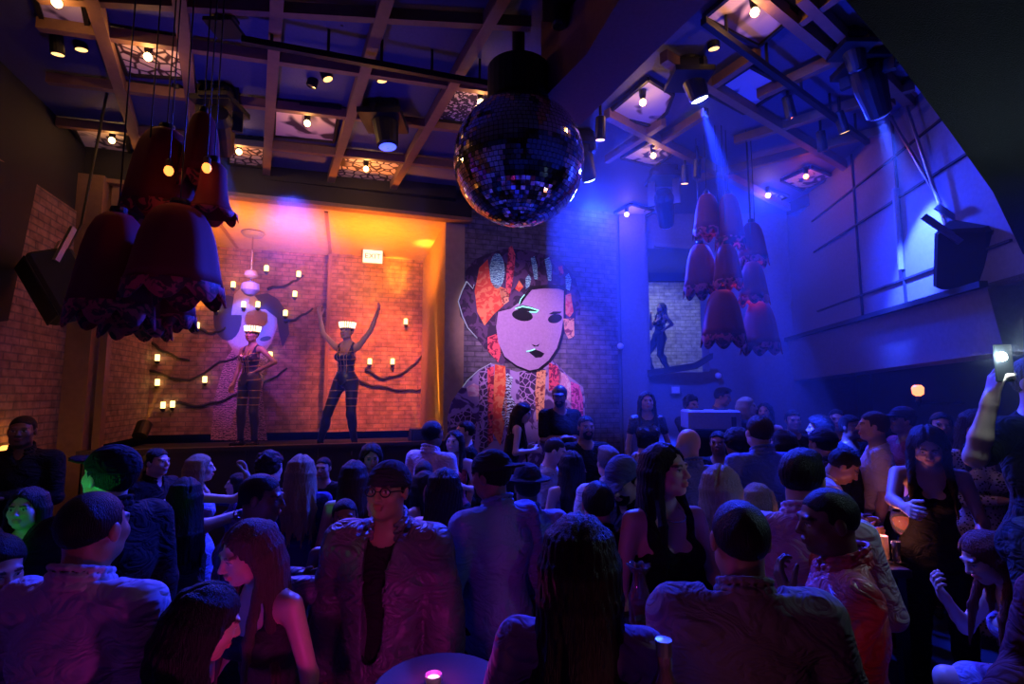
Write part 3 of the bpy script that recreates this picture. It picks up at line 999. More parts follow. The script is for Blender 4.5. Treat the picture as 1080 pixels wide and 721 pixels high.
GL, GR = 'dark red lampshades of the big cluster', 'red lampshades of the hazy blue cluster'
lampshade(176, 138, 238, 74, 3.35, 'topmost brocade shade of the dark cluster holding two orange bulbs', 0.0, group=GL)
lampshade(226, 172, 230, 48, 3.1, 'flared red shade sticking out beside the amber alcove', 0.0, 1, group=GL)
lampshade(125, 226, 342, 76, 3.0, 'long dark shade of the cluster nearest the corner speaker', 0.0, group=GL)
lampshade(190, 218, 318, 92, 2.95, 'broadest dark red shade in front of the cluster', 0.0, group=GL)
lampshade(186, 275, 346, 44, 3.3, 'small shade peeping out below the broadest one', 0.0, group=GL)
lampshade(150, 262, 354, 62, 3.2, 'lowest shade with round scallops between the long and broad ones', 0.0, group=GL)
lampshade(215, 120, 200, 42, 3.3, 'upper shade of the cluster beside the blue moving head', 0.0, group=GL)
for px, py, Y, lab in ((178, 180, 2.95, 'orange glowing bulb on the topmost brocade shade'), (218, 177, 2.95, 'orange glowing bulb above the flared red shade')):
    p = at(px, py, Y)
    root = thing('hanging_bulb', lab, 'light bulb', tuple(p))
    MB().ball(p, .026, 12, (1, 1, 1.25)).build('glass', emitter('orange_bulb_%d' % px, (1.0, 0.28, 0.05), 2.5), root, smooth=True)
    MB().lathe([(.012, .07), (.02, .06), (.02, .025)], p, 10).build('socket', M['black'], root)
    MB().tube([p + Vector((0, 0, .06)), (p.x, p.y, CEIL_Z)], .004, 6).build('cord', M['black'], root)
    bulb_light('hanging_bulb_light', p - Vector((0, .08, 0)), (1.0, 0.2, 0.06), 0.25, .03)
lampshade(745, 205, 250, 30, 5.5, 'upper hazy shade behind the red glowing ones', 0.6, group=GR)
lampshade(738, 258, 312, 36, 5.6, 'hazy red shade closest to the niche dancer', 0.0, group=GR)
lampshade(768, 205, 262, 30, 5.4, 'hazy shade with the bright red mouth on top of the cluster', 2.0, group=GR)
lampshade(766, 258, 304, 30, 5.3, 'middle hazy shade with the red glowing mouth', 2.0, group=GR)
lampshade(761, 306, 364, 44, 5.3, 'large lower purple red shade of the hazy cluster', 0.0, group=GR)
lampshade(792, 235, 280, 30, 5.5, 'hazy shade seen as a red slit farther from the niche', 1.0, group=GR)
lampshade(793, 276, 321, 30, 5.4, 'hazy shade with an orange glowing mouth at the outer side', 2.0, group=GR)
lampshade(800, 318, 372, 38, 5.5, 'lowest dim shade on the outer side of the hazy cluster', 0.0, group=GR)


# ------------------------------------------------------------------ the mural
def onmural(px, py, off=0.0):
    return onplane(px, py, FP(0, -off, 0), E2)


def patch(name, pts, mat, root, off, th=.004):
    P = [onmural(px, py, off) for px, py in pts]
    # keep anticlockwise as seen from the room
    return MB().prism(P, E2 * th).build(name, mat, root)


def ell(cx, cy, rx, ry, n=20, rot=0):
    return [(cx + rx * math.cos(2 * math.pi * k / n) * math.cos(rot) - ry * math.sin(2 * math.pi * k / n) * math.sin(rot),
             cy + rx * math.cos(2 * math.pi * k / n) * math.sin(rot) + ry * math.sin(2 * math.pi * k / n) * math.cos(rot)) for k in range(n)]


Z4 = lambda pts: [(470 + x / 4.506, 240 + y / 4.506) for x, y in pts]
Z6 = lambda pts: [(460 + x / 6.0, 370 + y / 6.0) for x, y in pts]
mroot = thing('mural_portrait', 'huge painted portrait of a pale woman with bright hair ornaments on brick', 'mural', tuple(FP(1.35, 0, 1.6)))
m_hair = pattern_mat('mural_hair_paint', (0.035, 0.018, 0.05), (0.12, 0.06, 0.14), 7, .52)
m_face = simple('mural_face_paint', (0.62, 0.42, 0.70), 0.6, bump=.25, bscale=30)
m_black = simple('mural_black_paint', (0.008, 0.006, 0.012), 0.5)
m_or = pattern_mat('mural_orange_paint', (0.9, 0.10, 0.04), (1.0, 0.32, 0.10), 10, .5)
m_red = pattern_mat('mural_red_paint', (0.25, 0.01, 0.04), (1.0, 0.12, 0.14), 14, .47)
m_teal = pattern_mat('mural_teal_paint', (0.07, 0.30, 0.34), (0.45, 1.0, 0.85), 10, .45, kind='wave')
m_yel = pattern_mat('mural_yellow_paint', (0.35, 0.06, 0.05), (1.0, 0.55, 0.22), 16, .45)
m_scale = pattern_mat('mural_scale_paint', (0.62, 0.42, 0.72), (0.06, 0.03, 0.10), 12, .06, kind='cell')
m_lat = pattern_mat('mural_lattice_paint', (0.04, 0.03, 0.06), (0.62, 0.85, 0.9), 7, .5, kind='wave')
m_lil = pattern_mat('mural_lilac_paint', (0.10, 0.05, 0.18), (0.48, 0.36, 0.66), 5, .46)
m_mag = pattern_mat('mural_magenta_paint', (0.35, 0.01, 0.16), (1.0, 0.18, 0.55), 16, .48)
m_pink = pattern_mat('mural_pale_pink_paint', (0.85, 0.45, 0.6), (1.0, 0.78, 0.82), 10, .5)
robe = [(518, 383), (510, 387), (502, 392), (492, 402), (484, 412), (476, 424), (472, 440), (472, 486), (612, 492), (617, 450), (617, 420), (615, 408), (606, 401), (598, 395), (590, 386), (583, 380), (570, 388), (545, 392)]
patch('robe', robe, m_lil, mroot, .006)
STR = [([(505, 392), (514, 386), (516, 470), (506, 476)], m_scale, 'robe_stripe'), ([(522, 384), (533, 386), (535, 430), (528, 470), (519, 455), (520, 420)], m_or, 'robe_stripe'),
       ([(514, 388), (521, 386), (520, 465), (514, 470)], m_red, 'robe_stripe'),
       ([(534, 392), (541, 398), (538, 415), (546, 430), (548, 448), (534, 452), (529, 436), (533, 412)], m_lat, 'robe_stripe'),
       ([(548, 392), (566, 392), (564, 430), (556, 446), (548, 430)], m_scale, 'robe_stripe'),
       ([(566, 390), (576, 390), (574, 430), (566, 445), (564, 415)], m_yel, 'robe_stripe'),
       ([(579, 382), (588, 386), (594, 398), (588, 410), (579, 412)], m_red, 'robe_stripe'),
       ([(589, 390), (598, 396), (602, 405), (602, 425), (590, 412)], m_pink, 'robe_stripe'),
       ([(602, 402), (611, 406), (615, 420), (615, 445), (603, 440)], m_mag, 'robe_stripe'),
       ([(492, 408), (500, 404), (511, 410), (505, 418), (494, 418)], m_pink, 'robe_flower'),
       ([(475, 440), (495, 430), (503, 445), (500, 470), (476, 470)], m_scale, 'robe_sleeve')]
for pts, mt, nm in STR:
    patch(nm, pts, mt, mroot, .010)
hair = Z4([(60, 350), (95, 260), (95, 205), (140, 150), (200, 125), (290, 95), (400, 110), (480, 130), (550, 165), (615, 235), (642, 330), (640, 415), (618, 418), (612, 520), (560, 500), (300, 640), (262, 650), (200, 590), (120, 490), (70, 420)])
patch('painted_hair', hair, m_hair, mroot, .008)
face = Z4([(400, 285), (470, 278), (540, 280), (562, 290), (560, 430), (550, 500), (530, 570), (490, 630), (440, 670), (400, 678), (340, 655), (280, 612), (250, 545), (240, 470), (250, 400), (310, 385), (345, 358), (370, 320)])
patch('face_outline', [(540 + (x - 540) * 1.05 + 6 * .05, 335 + (y - 335) * 1.05) for x, y in face], m_black, mroot, .010)
patch('painted_face', face, m_face, mroot, .013)
for pts, mt, nm in [(Z4([(160, 190), (200, 150), (215, 260), (285, 290), (275, 370), (230, 410), (185, 465), (150, 400), (138, 300)]), m_or, 'orange_ornament'),
                    (Z4(ell(245, 205, 36, 84)), m_teal, 'teal_ornament'),
                    (Z4([(290, 200), (300, 95), (315, 85), (332, 130), (325, 210), (305, 330), (285, 330)]), m_red, 'red_ornament'),
                    (Z4([(330, 290), (350, 250), (370, 280), (350, 305)]), m_or, 'orange_ornament'),
                    (Z4([(405, 145), (422, 135), (436, 180), (438, 245), (422, 245)]), m_teal, 'teal_ornament'),
                    (Z4([(470, 150), (492, 140), (505, 180), (502, 252), (488, 252)]), m_teal, 'teal_ornament'),
                    (Z4([(380, 240), (395, 222), (407, 240), (400, 275), (382, 292)]), m_teal, 'teal_ornament'),
                    (Z4([(570, 230), (585, 215), (598, 250), (590, 300), (572, 290)]), m_teal, 'teal_ornament'),
                    (Z4([(535, 185), (555, 180), (562, 215), (545, 232)]), m_red, 'red_ornament'),
                    (Z4([(570, 320), (595, 310), (608, 400), (590, 425), (570, 410)]), m_or, 'orange_ornament'),
                    (Z4([(560, 432), (610, 430), (612, 515), (585, 530), (565, 490)]), m_yel, 'beaded_ornament'),
                    (Z4([(255, 290), (300, 290), (300, 350), (270, 370)]), m_yel, 'beaded_ornament'),
                    (Z4([(200, 520), (250, 500), (262, 600), (250, 640), (200, 585)]), m_red, 'beaded_ornament')]:
    patch(nm, pts, mt, mroot, .012)
for pts, nm in [(Z4(ell(365, 417, 50, 26, rot=.18)), 'painted_eye'), (Z4(ell(520, 432, 34, 21, rot=-.22)), 'painted_eye'),
                (Z4([(330, 378), (365, 366), (410, 376), (444, 392), (430, 402), (385, 396), (345, 390)]), 'painted_brow'), (Z4([(490, 410), (512, 398), (552, 398), (545, 407), (510, 412)]), 'painted_brow'),
                (Z4([(395, 590), (425, 578), (448, 586), (470, 598), (455, 616), (428, 618)]), 'painted_lips'), (Z4([(408, 552), (430, 560), (448, 550), (440, 563), (420, 565)]), 'painted_nose'),
                (Z4([(345, 358), (375, 315), (400, 285), (470, 276), (562, 282), (565, 300), (540, 290), (470, 288), (410, 295), (385, 325), (355, 368)]), 'painted_fringe')]:
    patch(nm, pts, m_black, mroot, .016)
NEON = emitter('neon_aqua', (0.35, 1.0, 0.85), 1.3)
NEONW = emitter('neon_white', (0.7, 0.75, 1.0), 0.3)


def neon(pts, mat=NEON, r=.010, nm='neon_tube'):
    MB().tube([onmural(px, py, .03) for px, py in pts], r, 6).build(nm, mat, mroot, smooth=True)


neon(Z4([(332, 384), (365, 374), (405, 381), (442, 394), (430, 402), (400, 399)]))
neon(Z4([(350, 362), (358, 338), (375, 318)]), r=.006)
neon(Z4([(100, 255), (78, 300), (60, 350), (80, 420), (105, 475), (150, 525)]), NEONW, .008)
neon(Z4([(100, 255), (130, 290), (135, 270)]), NEONW, .006)
neon(Z4([(385, 588), (405, 584), (424, 577)]), r=.009)
neon([(518, 383), (505, 390), (493, 401), (488, 408)], NEONW, .006)

# painted figure on the alcove brick behind the standing dancer
aroot = thing('alcove_mural_portrait', 'painted dark haired figure on the brick behind the standing dancer', 'mural', tuple(FP(-2.7, 2.38, STAGE_Z)))


def apatch(name, pts, mat, off):
    P = [onplane(px, py, pback - E2 * off, E2) for px, py in pts]
    MB().prism(P, E2 * .004).build(name, mat, aroot)


m_dh = simple('mural_dark_hair_paint', (0.03, 0.025, 0.07), 0.7)
apatch('painted_robe', [(237, 380), (245, 368), (285, 372), (276, 400), (279, 440), (282, 464), (222, 464), (226, 420)], pattern_mat('mural_robe_dark', (0.10, 0.05, 0.10), (0.55, 0.32, 0.36), 9, .52, kind='wave'), .004)
apatch('painted_face', [(240, 322), (292, 320), (292, 345), (286, 362), (272, 380), (252, 380), (240, 360)], simple('mural_face_warm', (0.55, 0.36, 0.36), 0.7), .006)
apatch('painted_hair', ell(240, 335, 15, 24), m_dh, .008)
apatch('painted_hair', [(262, 318), (270, 311), (282, 309), (293, 315), (303, 330), (305, 352), (298, 366), (294, 350), (292, 335), (280, 326), (266, 326)], m_dh, .008)
apatch('painted_eye', ell(280, 357, 6, 2.5, rot=-.2), m_black, .009)
apatch('painted_collar', [(247, 310), (258, 300), (272, 316), (268, 332), (244, 332)], simple('mural_pale_paint', (0.5, 0.42, 0.5), 0.7), .009)
# ------------------------------------------------------------------ people: signed-distance bodies polygonised with surface nets
f32 = np.float32


def rotm(rx=0, ry=0, rz=0):
    return np.array(Matrix.Rotation(rz, 3, 'Z') @ Matrix.Rotation(rx, 3, 'X') @ Matrix.Rotation(ry, 3, 'Y'), dtype=f32)


def V3(*a):
    return np.array(a, dtype=f32)


class Field:
    def __init__(s):
        s.p = []

    def cone(s, a, b, r1, r2, k=.02, op='u'):
        a, b = np.asarray(a, f32), np.asarray(b, f32)
        m = max(r1, r2)
        s.p.append(('c', (a, b, r1, r2), np.minimum(a, b) - m, np.maximum(a, b) + m, k, op))

    def ell(s, c, r, Rm=None, k=.02, op='u'):
        c, r = np.asarray(c, f32), np.asarray(r, f32)
        m = float(r.max()) if Rm is not None else r
        s.p.append(('e', (c, r, Rm), c - m, c + m, k, op))

    def path(s, pts, rs, k=.02):
        for i in range(len(pts) - 1):
            s.cone(pts[i], pts[i + 1], rs[i], rs[i + 1], k)

    def bounds(s):
        lo = np.min([p[2] for p in s.p if p[5] == 'u'], axis=0)
        hi = np.max([p[3] for p in s.p if p[5] == 'u'], axis=0)
        return lo, hi

    def grow(s, off):
        g = Field()
        for (t, a, lo, hi, k, op) in s.p:
            if t == 'c':
                g.cone(a[0], a[1], a[2] + off, a[3] + off, k, op)
            else:
                g.ell(a[0], a[1] + off, a[2], k, op)
        return g

    def sample(s, lo, h, n):
        FAR = 0.08
        D = np.full(n, FAR, f32)
        ax = [lo[i] + h * np.arange(n[i], dtype=f32) for i in range(3)]
        for (t, a, l, u, k, op) in s.p:
            mrg = k + 2.5 * h + .012
            i0 = [max(0, int((l[i] - mrg - lo[i]) / h)) for i in range(3)]
            i1 = [min(n[i], int((u[i] + mrg - lo[i]) / h) + 2) for i in range(3)]
            if any(i1[i] <= i0[i] for i in range(3)):
                continue
            x = ax[0][i0[0]:i1[0], None, None]
            y = ax[1][None, i0[1]:i1[1], None]
            z = ax[2][None, None, i0[2]:i1[2]]
            if t == 'c':
                A, Bq, r1, r2 = a
                ba = Bq - A
                L = float(ba @ ba) + 1e-9
                px, py, pz = x - A[0], y - A[1], z - A[2]
                tt = np.clip((px * ba[0] + py * ba[1] + pz * ba[2]) / L, 0, 1)
                d = np.sqrt((px - tt * ba[0]) ** 2 + (py - tt * ba[1]) ** 2 + (pz - tt * ba[2]) ** 2) - (r1 + (r2 - r1) * tt)
            else:
                c, r, Rm = a
                px, py, pz = x - c[0], y - c[1], z - c[2]
                if Rm is not None:
                    qx = px * Rm[0, 0] + py * Rm[1, 0] + pz * Rm[2, 0]
                    qy = px * Rm[0, 1] + py * Rm[1, 1] + pz * Rm[2, 1]
                    qz = px * Rm[0, 2] + py * Rm[1, 2] + pz * Rm[2, 2]
                else:
                    qx, qy, qz = px, py, pz
                k0 = np.sqrt((qx / r[0]) ** 2 + (qy / r[1]) ** 2 + (qz / r[2]) ** 2)
                k1 = np.sqrt((qx / r[0] ** 2) ** 2 + (qy / r[1] ** 2) ** 2 + (qz / r[2] ** 2) ** 2) + 1e-6
                d = k0 * (k0 - 1) / k1
            sl = (slice(i0[0], i1[0]), slice(i0[1], i1[1]), slice(i0[2], i1[2]))
            cur = D[sl]
            if op == 'u':
                hh = np.clip(.5 + .5 * (cur - d) / k, 0, 1)
                D[sl] = cur + (d - cur) * hh - k * hh * (1 - hh)
            else:
                hh = np.clip(.5 - .5 * (cur + d) / k, 0, 1)
                D[sl] = cur + (-d - cur) * hh + k * hh * (1 - hh)
        return D, ax


_C8 = np.array([(i, j, k) for i in (0, 1) for j in (0, 1) for k in (0, 1)])
_E12 = [(a, b) for a in range(8) for b in range(a + 1, 8) if np.abs(_C8[a] - _C8[b]).sum() == 1]


def surface(D, lo, h):
    S = D < 0
    nx, ny, nz = D.shape
    cnt = np.zeros((nx - 1, ny - 1, nz - 1), np.int8)
    for i, j, k in _C8:
        cnt += S[i:nx - 1 + i, j:ny - 1 + j, k:nz - 1 + k]
    cells = np.argwhere((cnt > 0) & (cnt < 8))
    if len(cells) == 0:
        return np.zeros((0, 3), f32), np.zeros((0, 4), np.int32)
    V = np.stack([D[cells[:, 0] + c[0], cells[:, 1] + c[1], cells[:, 2] + c[2]] for c in _C8], 1)
    acc = np.zeros((len(cells), 3), f32)
    num = np.zeros(len(cells), f32)
    for a, b in _E12:
        va, vb = V[:, a], V[:, b]
        m = (va < 0) != (vb < 0)
        t = np.where(m, va / np.where(m, va - vb, 1), 0)[:, None]
        p = _C8[a] + (_C8[b] - _C8[a]) * t
        acc += p * m[:, None]
        num += m
    pos = (cells + acc / num[:, None]) * h + np.asarray(lo, f32)
    ids = np.full(cnt.shape, -1, np.int32)
    ids[cells[:, 0], cells[:, 1], cells[:, 2]] = np.arange(len(cells))
    quads = []
    for ax in range(3):
        a = [slice(None)] * 3
        b = [slice(None)] * 3
        a[ax], b[ax] = slice(0, -1), slice(1, None)
        ch = S[tuple(a)] != S[tuple(b)]
        e = np.argwhere(ch)
        o1, o2 = (ax + 1) % 3, (ax + 2) % 3
        ok = (e[:, o1] > 0) & (e[:, o2] > 0) & (e[:, o1] < D.shape[o1] - 1) & (e[:, o2] < D.shape[o2] - 1)
        e = e[ok]
        if not len(e):
            continue
        ins = S[e[:, 0], e[:, 1], e[:, 2]]

        def g(d1, d2):
            q = e.copy()
            q[:, o1] -= d1
            q[:, o2] -= d2
            return ids[q[:, 0], q[:, 1], q[:, 2]]
        q = np.stack([g(1, 1), g(0, 1), g(0, 0), g(1, 0)], 1)
        q[~ins] = q[~ins][:, ::-1]
        quads.append(q)
    return pos, np.concatenate(quads) if quads else np.zeros((0, 4), np.int32)


def poly(field, h, lo=None, hi=None, post=None):
    l, u = field.bounds()
    l, u = l - .03 - 2 * h, u + .03 + 2 * h
    if lo is not None:
        l, u = np.asarray(lo, f32), np.asarray(hi, f32)
    n = tuple(int(math.ceil((u[i] - l[i]) / h)) + 1 for i in range(3))
    D, ax = field.sample(l, h, n)
    if post is not None:
        D = post(D, ax[0][:, None, None], ax[1][None, :, None], ax[2][None, None, :])
    return surface(D, l, h)


def join(parts):
    vs_, fs_, o = [], [], 0
    for v, f in parts:
        vs_.append(v)
        fs_.append(f + o)
        o += len(v)
    return np.concatenate(vs_), np.concatenate(fs_)


def drop_inside(v, f, lo, hi):
    ins = np.all((v > lo) & (v < hi), axis=1)
    return v, f[~ins[f].all(axis=1)]


def to_mesh(name, v, f, mat, tint=None):
    used = np.unique(f)
    remap = np.full(len(v), -1, np.int32)
    remap[used] = np.arange(len(used))
    v, f = v[used], remap[f]
    if tint is not None:
        tint = tint[used]
    me = bpy.data.meshes.new(name)
    me.vertices.add(len(v))
    me.vertices.foreach_set('co', v.astype(f32).ravel())
    me.loops.add(len(f) * 4)
    me.loops.foreach_set('vertex_index', f.astype(np.int32).ravel())
    me.polygons.add(len(f))
    me.polygons.foreach_set('loop_start', np.arange(0, len(f) * 4, 4, dtype=np.int32))
    me.polygons.foreach_set('loop_total', np.full(len(f), 4, dtype=np.int32))
    me.polygons.foreach_set('use_smooth', np.ones(len(f), dtype=bool))
    if tint is not None:
        at_ = me.color_attributes.new('tint', 'FLOAT_COLOR', 'POINT')
        c4 = np.ones((len(v), 4), f32)
        c4[:, :3] = tint
        at_.data.foreach_set('color', c4.ravel())
    me.update()
    me.validate()
    me.materials.append(mat)
    return me


# ---- materials for people
SKIN, nt, bb = new_mat('skin')
an = nt.nodes.new('ShaderNodeAttribute')
an.attribute_name = 'tint'
nt.links.new(an.outputs['Color'], bb.inputs['Base Color'])
bb.inputs['Roughness'].default_value = 0.42
bb.inputs['Subsurface Weight'].default_value = 0.0

_hm = {}


def hair_mat(col, key=None):
    key = tuple(col)
    if key not in _hm:
        m, nt, b = new_mat('hair_%d' % len(_hm))
        b.inputs['Roughness'].default_value = 0.5
        b.inputs['Specular IOR Level'].default_value = 0.22
        tc = nt.nodes.new('ShaderNodeTexCoord')
        mp = nt.nodes.new('ShaderNodeMapping')
        mp.inputs['Scale'].default_value = (190, 190, 7)
        nz = nt.nodes.new('ShaderNodeTexNoise')
        nz.inputs['Scale'].default_value = 1.6
        nz.inputs['Detail'].default_value = 3
        nt.links.new(tc.outputs['Object'], mp.inputs[0])
        nt.links.new(mp.outputs[0], nz.inputs['Vector'])
        rp = nt.nodes.new('ShaderNodeValToRGB')
        rp.color_ramp.elements[0].color = (*[c * .45 for c in col], 1)
        rp.color_ramp.elements[1].color = (*[min(1, c * 1.5) for c in col], 1)
        nt.links.new(nz.outputs['Fac'], rp.inputs[0])
        nt.links.new(rp.outputs['Color'], b.inputs['Base Color'])
        bp = nt.nodes.new('ShaderNodeBump')
        bp.inputs['Strength'].default_value = 0.9
        bp.inputs['Distance'].default_value = 0.012
        nt.links.new(nz.outputs['Fac'], bp.inputs['Height'])
        nt.links.new(bp.outputs['Normal'], b.inputs['Normal'])
        _hm[key] = m
    return _hm[key]


_fm = {}


def cloth(name, col, rough, wrinkle):
    m, nt, b = new_mat(name)
    b.inputs['Base Color'].default_value = (*col, 1)
    b.inputs['Roughness'].default_value = rough
    b.inputs['Specular IOR Level'].default_value = .5 if rough < .6 else .15
    tc = nt.nodes.new('ShaderNodeTexCoord')
    mp = nt.nodes.new('ShaderNodeMapping')
    mp.inputs['Scale'].default_value = (1, 1, 1.7)
    mp.inputs['Rotation'].default_value = (.5, .4, .2)
    nz = nt.nodes.new('ShaderNodeTexNoise')
    nz.inputs['Scale'].default_value = 7.5
    nz.inputs['Detail'].default_value = 2.5
    nz.inputs['Distortion'].default_value = 1.4
    nt.links.new(tc.outputs['Object'], mp.inputs[0])
    nt.links.new(mp.outputs[0], nz.inputs['Vector'])
    sb = nt.nodes.new('ShaderNodeMath')
    sb.operation = 'SUBTRACT'
    sb.inputs[1].default_value = .5
    nt.links.new(nz.outputs['Fac'], sb.inputs[0])
    ab = nt.nodes.new('ShaderNodeMath')
    ab.operation = 'ABSOLUTE'
    nt.links.new(sb.outputs[0], ab.inputs[0])
    bp = nt.nodes.new('ShaderNodeBump')
    bp.inputs['Strength'].default_value = wrinkle
    bp.inputs['Distance'].default_value = .10
    nt.links.new(ab.outputs[0], bp.inputs['Height'])
    nt.links.new(bp.outputs['Normal'], b.inputs['Normal'])
    return m




def fabric(spec):
    """spec: colour, or (kind, colour ...)"""
    if spec not in _fm:
        nm = 'fabric_%d' % len(_fm)
        if isinstance(spec[0], str):
            kind = spec[0]
            if kind == 'leopard':
                _fm[spec] = pattern_mat(nm, (0.03, 0.02, 0.02), (0.7, 0.6, 0.52), 55, .36, kind='spot')
            elif kind == 'sequin':
                m = pattern_mat(nm, (0.02, 0.02, 0.02), spec[1], 55, .5, rough=.22, kind='spot', metal=.7)
                _fm[spec] = m
            elif kind == 'print':
                _fm[spec] = pattern_mat(nm, (0.06, 0.05, 0.07), spec[1], 16, .5)
            elif kind == 'satin':
                _fm[spec] = cloth(nm, spec[1], .46, .6)
            elif kind == 'leather':
                _fm[spec] = simple(nm, spec[1], .32, bump=.25, bscale=30)
        else:
            _fm[spec] = cloth(nm, spec, .85, .5)
    return _fm[spec]


BLK, DRK, NAVY, WHT, GRY = (.012, .012, .014), (.03, .028, .032), (.02, .025, .05), (.72, .70, .72), (.20, .20, .22)
LILAC, PLUM, REDC, BLU, TAN = (.62, .52, .62), (.28, .13, .17), (.40, .05, .06), (.16, .22, .40), (.36, .27, .2)
HB, HBR, HBL, HRED, HGR = (.010, .008, .008), (.035, .018, .012), (.42, .30, .16), (.16, .03, .02), (.18, .17, .17)
S1, S2, S3, S4 = (.62, .40, .30), (.48, .28, .19), (.30, .16, .10), (.15, .075, .045)

ARMS = {
    'down': ((.22, .0, -1), (.10, .25, -1)),
    'hold': ((.30, .05, -1), (-.30, .95, .30)),
    'low_hold': ((.28, .08, -1), (-.25, .95, -.25)),
    'hip': ((.78, -.2, -.75), (-.85, .25, -.45)),
    'up': ((.45, .15, 1), (-.15, .1, 1)),
    'vee': ((.80, .02, .62), (.12, .05, 1)),
    'cross': ((.12, .22, -1), (-.95, .50, .12)),
    'chin': ((.10, .45, -1), (-.35, .35, 1.0)),
    'reach': ((.20, .85, -.35), (-.15, 1, .10)),
    'fwd_up': ((.25, .85, .15), (-.05, .55, 1)),
    'side_up': ((.9, .15, .15), (-.1, .35, 1)),
    'lap': ((.16, .25, -1), (-.25, .9, -.35)),
    'face': ((.25, .6, -.6), (-.45, .25, 1.0)),
    'pocket': ((.30, -.12, -1), (-.15, .25, -1)),
    'long_up': ((.15, .25, 1), (.02, .1, 1)),
}


def unit(v):
    v = np.asarray(v, f32)
    return v / (np.linalg.norm(v) + 1e-9)


def hand_field(F, W, d, nrm, side, curl, th_sp=.5):
    """palm, four fingers and a thumb; d forearm direction, nrm palm normal"""
    d = unit(d)
    nrm = unit(nrm - d * float(nrm @ d))
    t = np.cross(d, nrm) * side
    kn = []
    for i, (o, L) in enumerate(((.030, .074), (.010, .082), (-.010, .076), (-.029, .060))):
        k0 = W + d * .012 + t * o * .55
        k1 = W + d * (.092 - .004 * abs(i - 1)) + t * o
        F.cone(k0, k1, .0145, .0112, .012)
        dd = d + t * (o * 2.2)
        p = k1
        c = curl * (1 + .12 * i)
        for j, (fr, r0, r1) in enumerate(((.45, .0098, .0090), (.31, .0090, .0082), (.24, .0082, .0068))):
            ang = c * (.55 + .35 * j) + .12
            ang_t = ang if j == 0 else ang_t + ang
            v = unit(dd) * math.cos(ang_t) + nrm * math.sin(ang_t)
            q = p + v * L * fr
            F.cone(p, q, r0, r1, .004)
            p = q
    b0 = W + d * .020 + t * .022 + nrm * .006
    v = unit(d * .75 + t * .75 + nrm * .35)
    b1 = b0 + v * .042
    F.cone(b0, b1, .0155, .0112, .012)
    v = unit(d * 1.0 + t * .35 + nrm * (.25 + .5 * curl))
    b2 = b1 + v * .032
    F.cone(b1, b2, .0108, .0095, .005)
    F.cone(b2, b2 + unit(v + nrm * .3 * curl) * .025, .0095, .0078, .004)


def skeleton(sp):
    fem = sp['sex'] == 'f'
    J = {}
    pel = V3(0, 0, .95)
    Rt = rotm(-sp['lean'], sp['roll'], sp['twist'])
    J['Rt'], J['pel'] = Rt, pel
    T = lambda p: pel + Rt @ (np.asarray(p, f32) - pel)
    J['T'] = T
    sw = .165 if fem else .19
    J['neck'] = T((0, -.015, 1.46))
    hy, hp, hr = sp['head']
    Rh = Rt @ rotm(hp, hr, hy)
    J['Rh'] = Rh
    J['head'] = T((0, -.005, 1.505)) + Rh @ V3(0, .020, .130)
    for i, sd in enumerate((-1, 1)):
        a = sp['arms'][i]
        ua, fa = ARMS[a] if isinstance(a, str) else a
        m = V3(sd, 1, 1)
        Sh = T((sd * sw, -.01, 1.415))
        ud, fd = unit(Rt @ (unit(ua) * m)), unit(Rt @ (unit(fa) * m))
        El = Sh + ud * .285
        Wr = El + fd * .25
        # palm normal: toward the body's middle line, or facing inward when the hand is raised
        nrm = Rt @ V3(-sd, .25, 0) if abs(fd[2]) > .6 else Rt @ V3(-sd * .2, .1, -1)
        if a in ('hold', 'low_hold', 'reach'):
            nrm = Rt @ V3(-sd, .1, -.1)
        if a in ('chin', 'face'):
            nrm = Rt @ V3(-sd * .3, -1, .2)
        J['arm%d' % sd] = (Sh, El, Wr, fd, nrm)
    for sd in (-1, 1):
        H = V3(sd * .092, 0, .91)
        lg = sp['legs']
        if lg == 'sit':
            K = H + V3(sd * .05, .42, .0)
            A = K + V3(0, .06, -.42)
        elif lg == 'wide':
            K = H + V3(sd * .16, .05, -.40)
            A = K + V3(sd * .11, -.04, -.41)
        elif lg == 'dance':
            K = H + (V3(-.03, .06, -.41) if sd < 0 else V3(.14, .03, -.40))
            A = K + (V3(-.04, -.05, -.41) if sd < 0 else V3(.12, -.05, -.41))
        elif lg == 'bent':
            K = H + V3(sd * .10, .22 if sd > 0 else .12, -.36)
            A = K + V3(sd * .03, -.20, -.36)
        elif lg == 'stride':
            K = H + V3(sd * .02, .10 * sd + .04, -.41)
            A = K + V3(0, .08 * sd - .05, -.41)
        else:
            K = H + V3(sd * .02, .02, -.42)
            A = K + V3(sd * .01, -.03, -.41)
        J['leg%d' % sd] = (H, K, A)
    J['foot'] = min(J['leg-1'][2][2], J['leg1'][2][2]) - .08
    return J


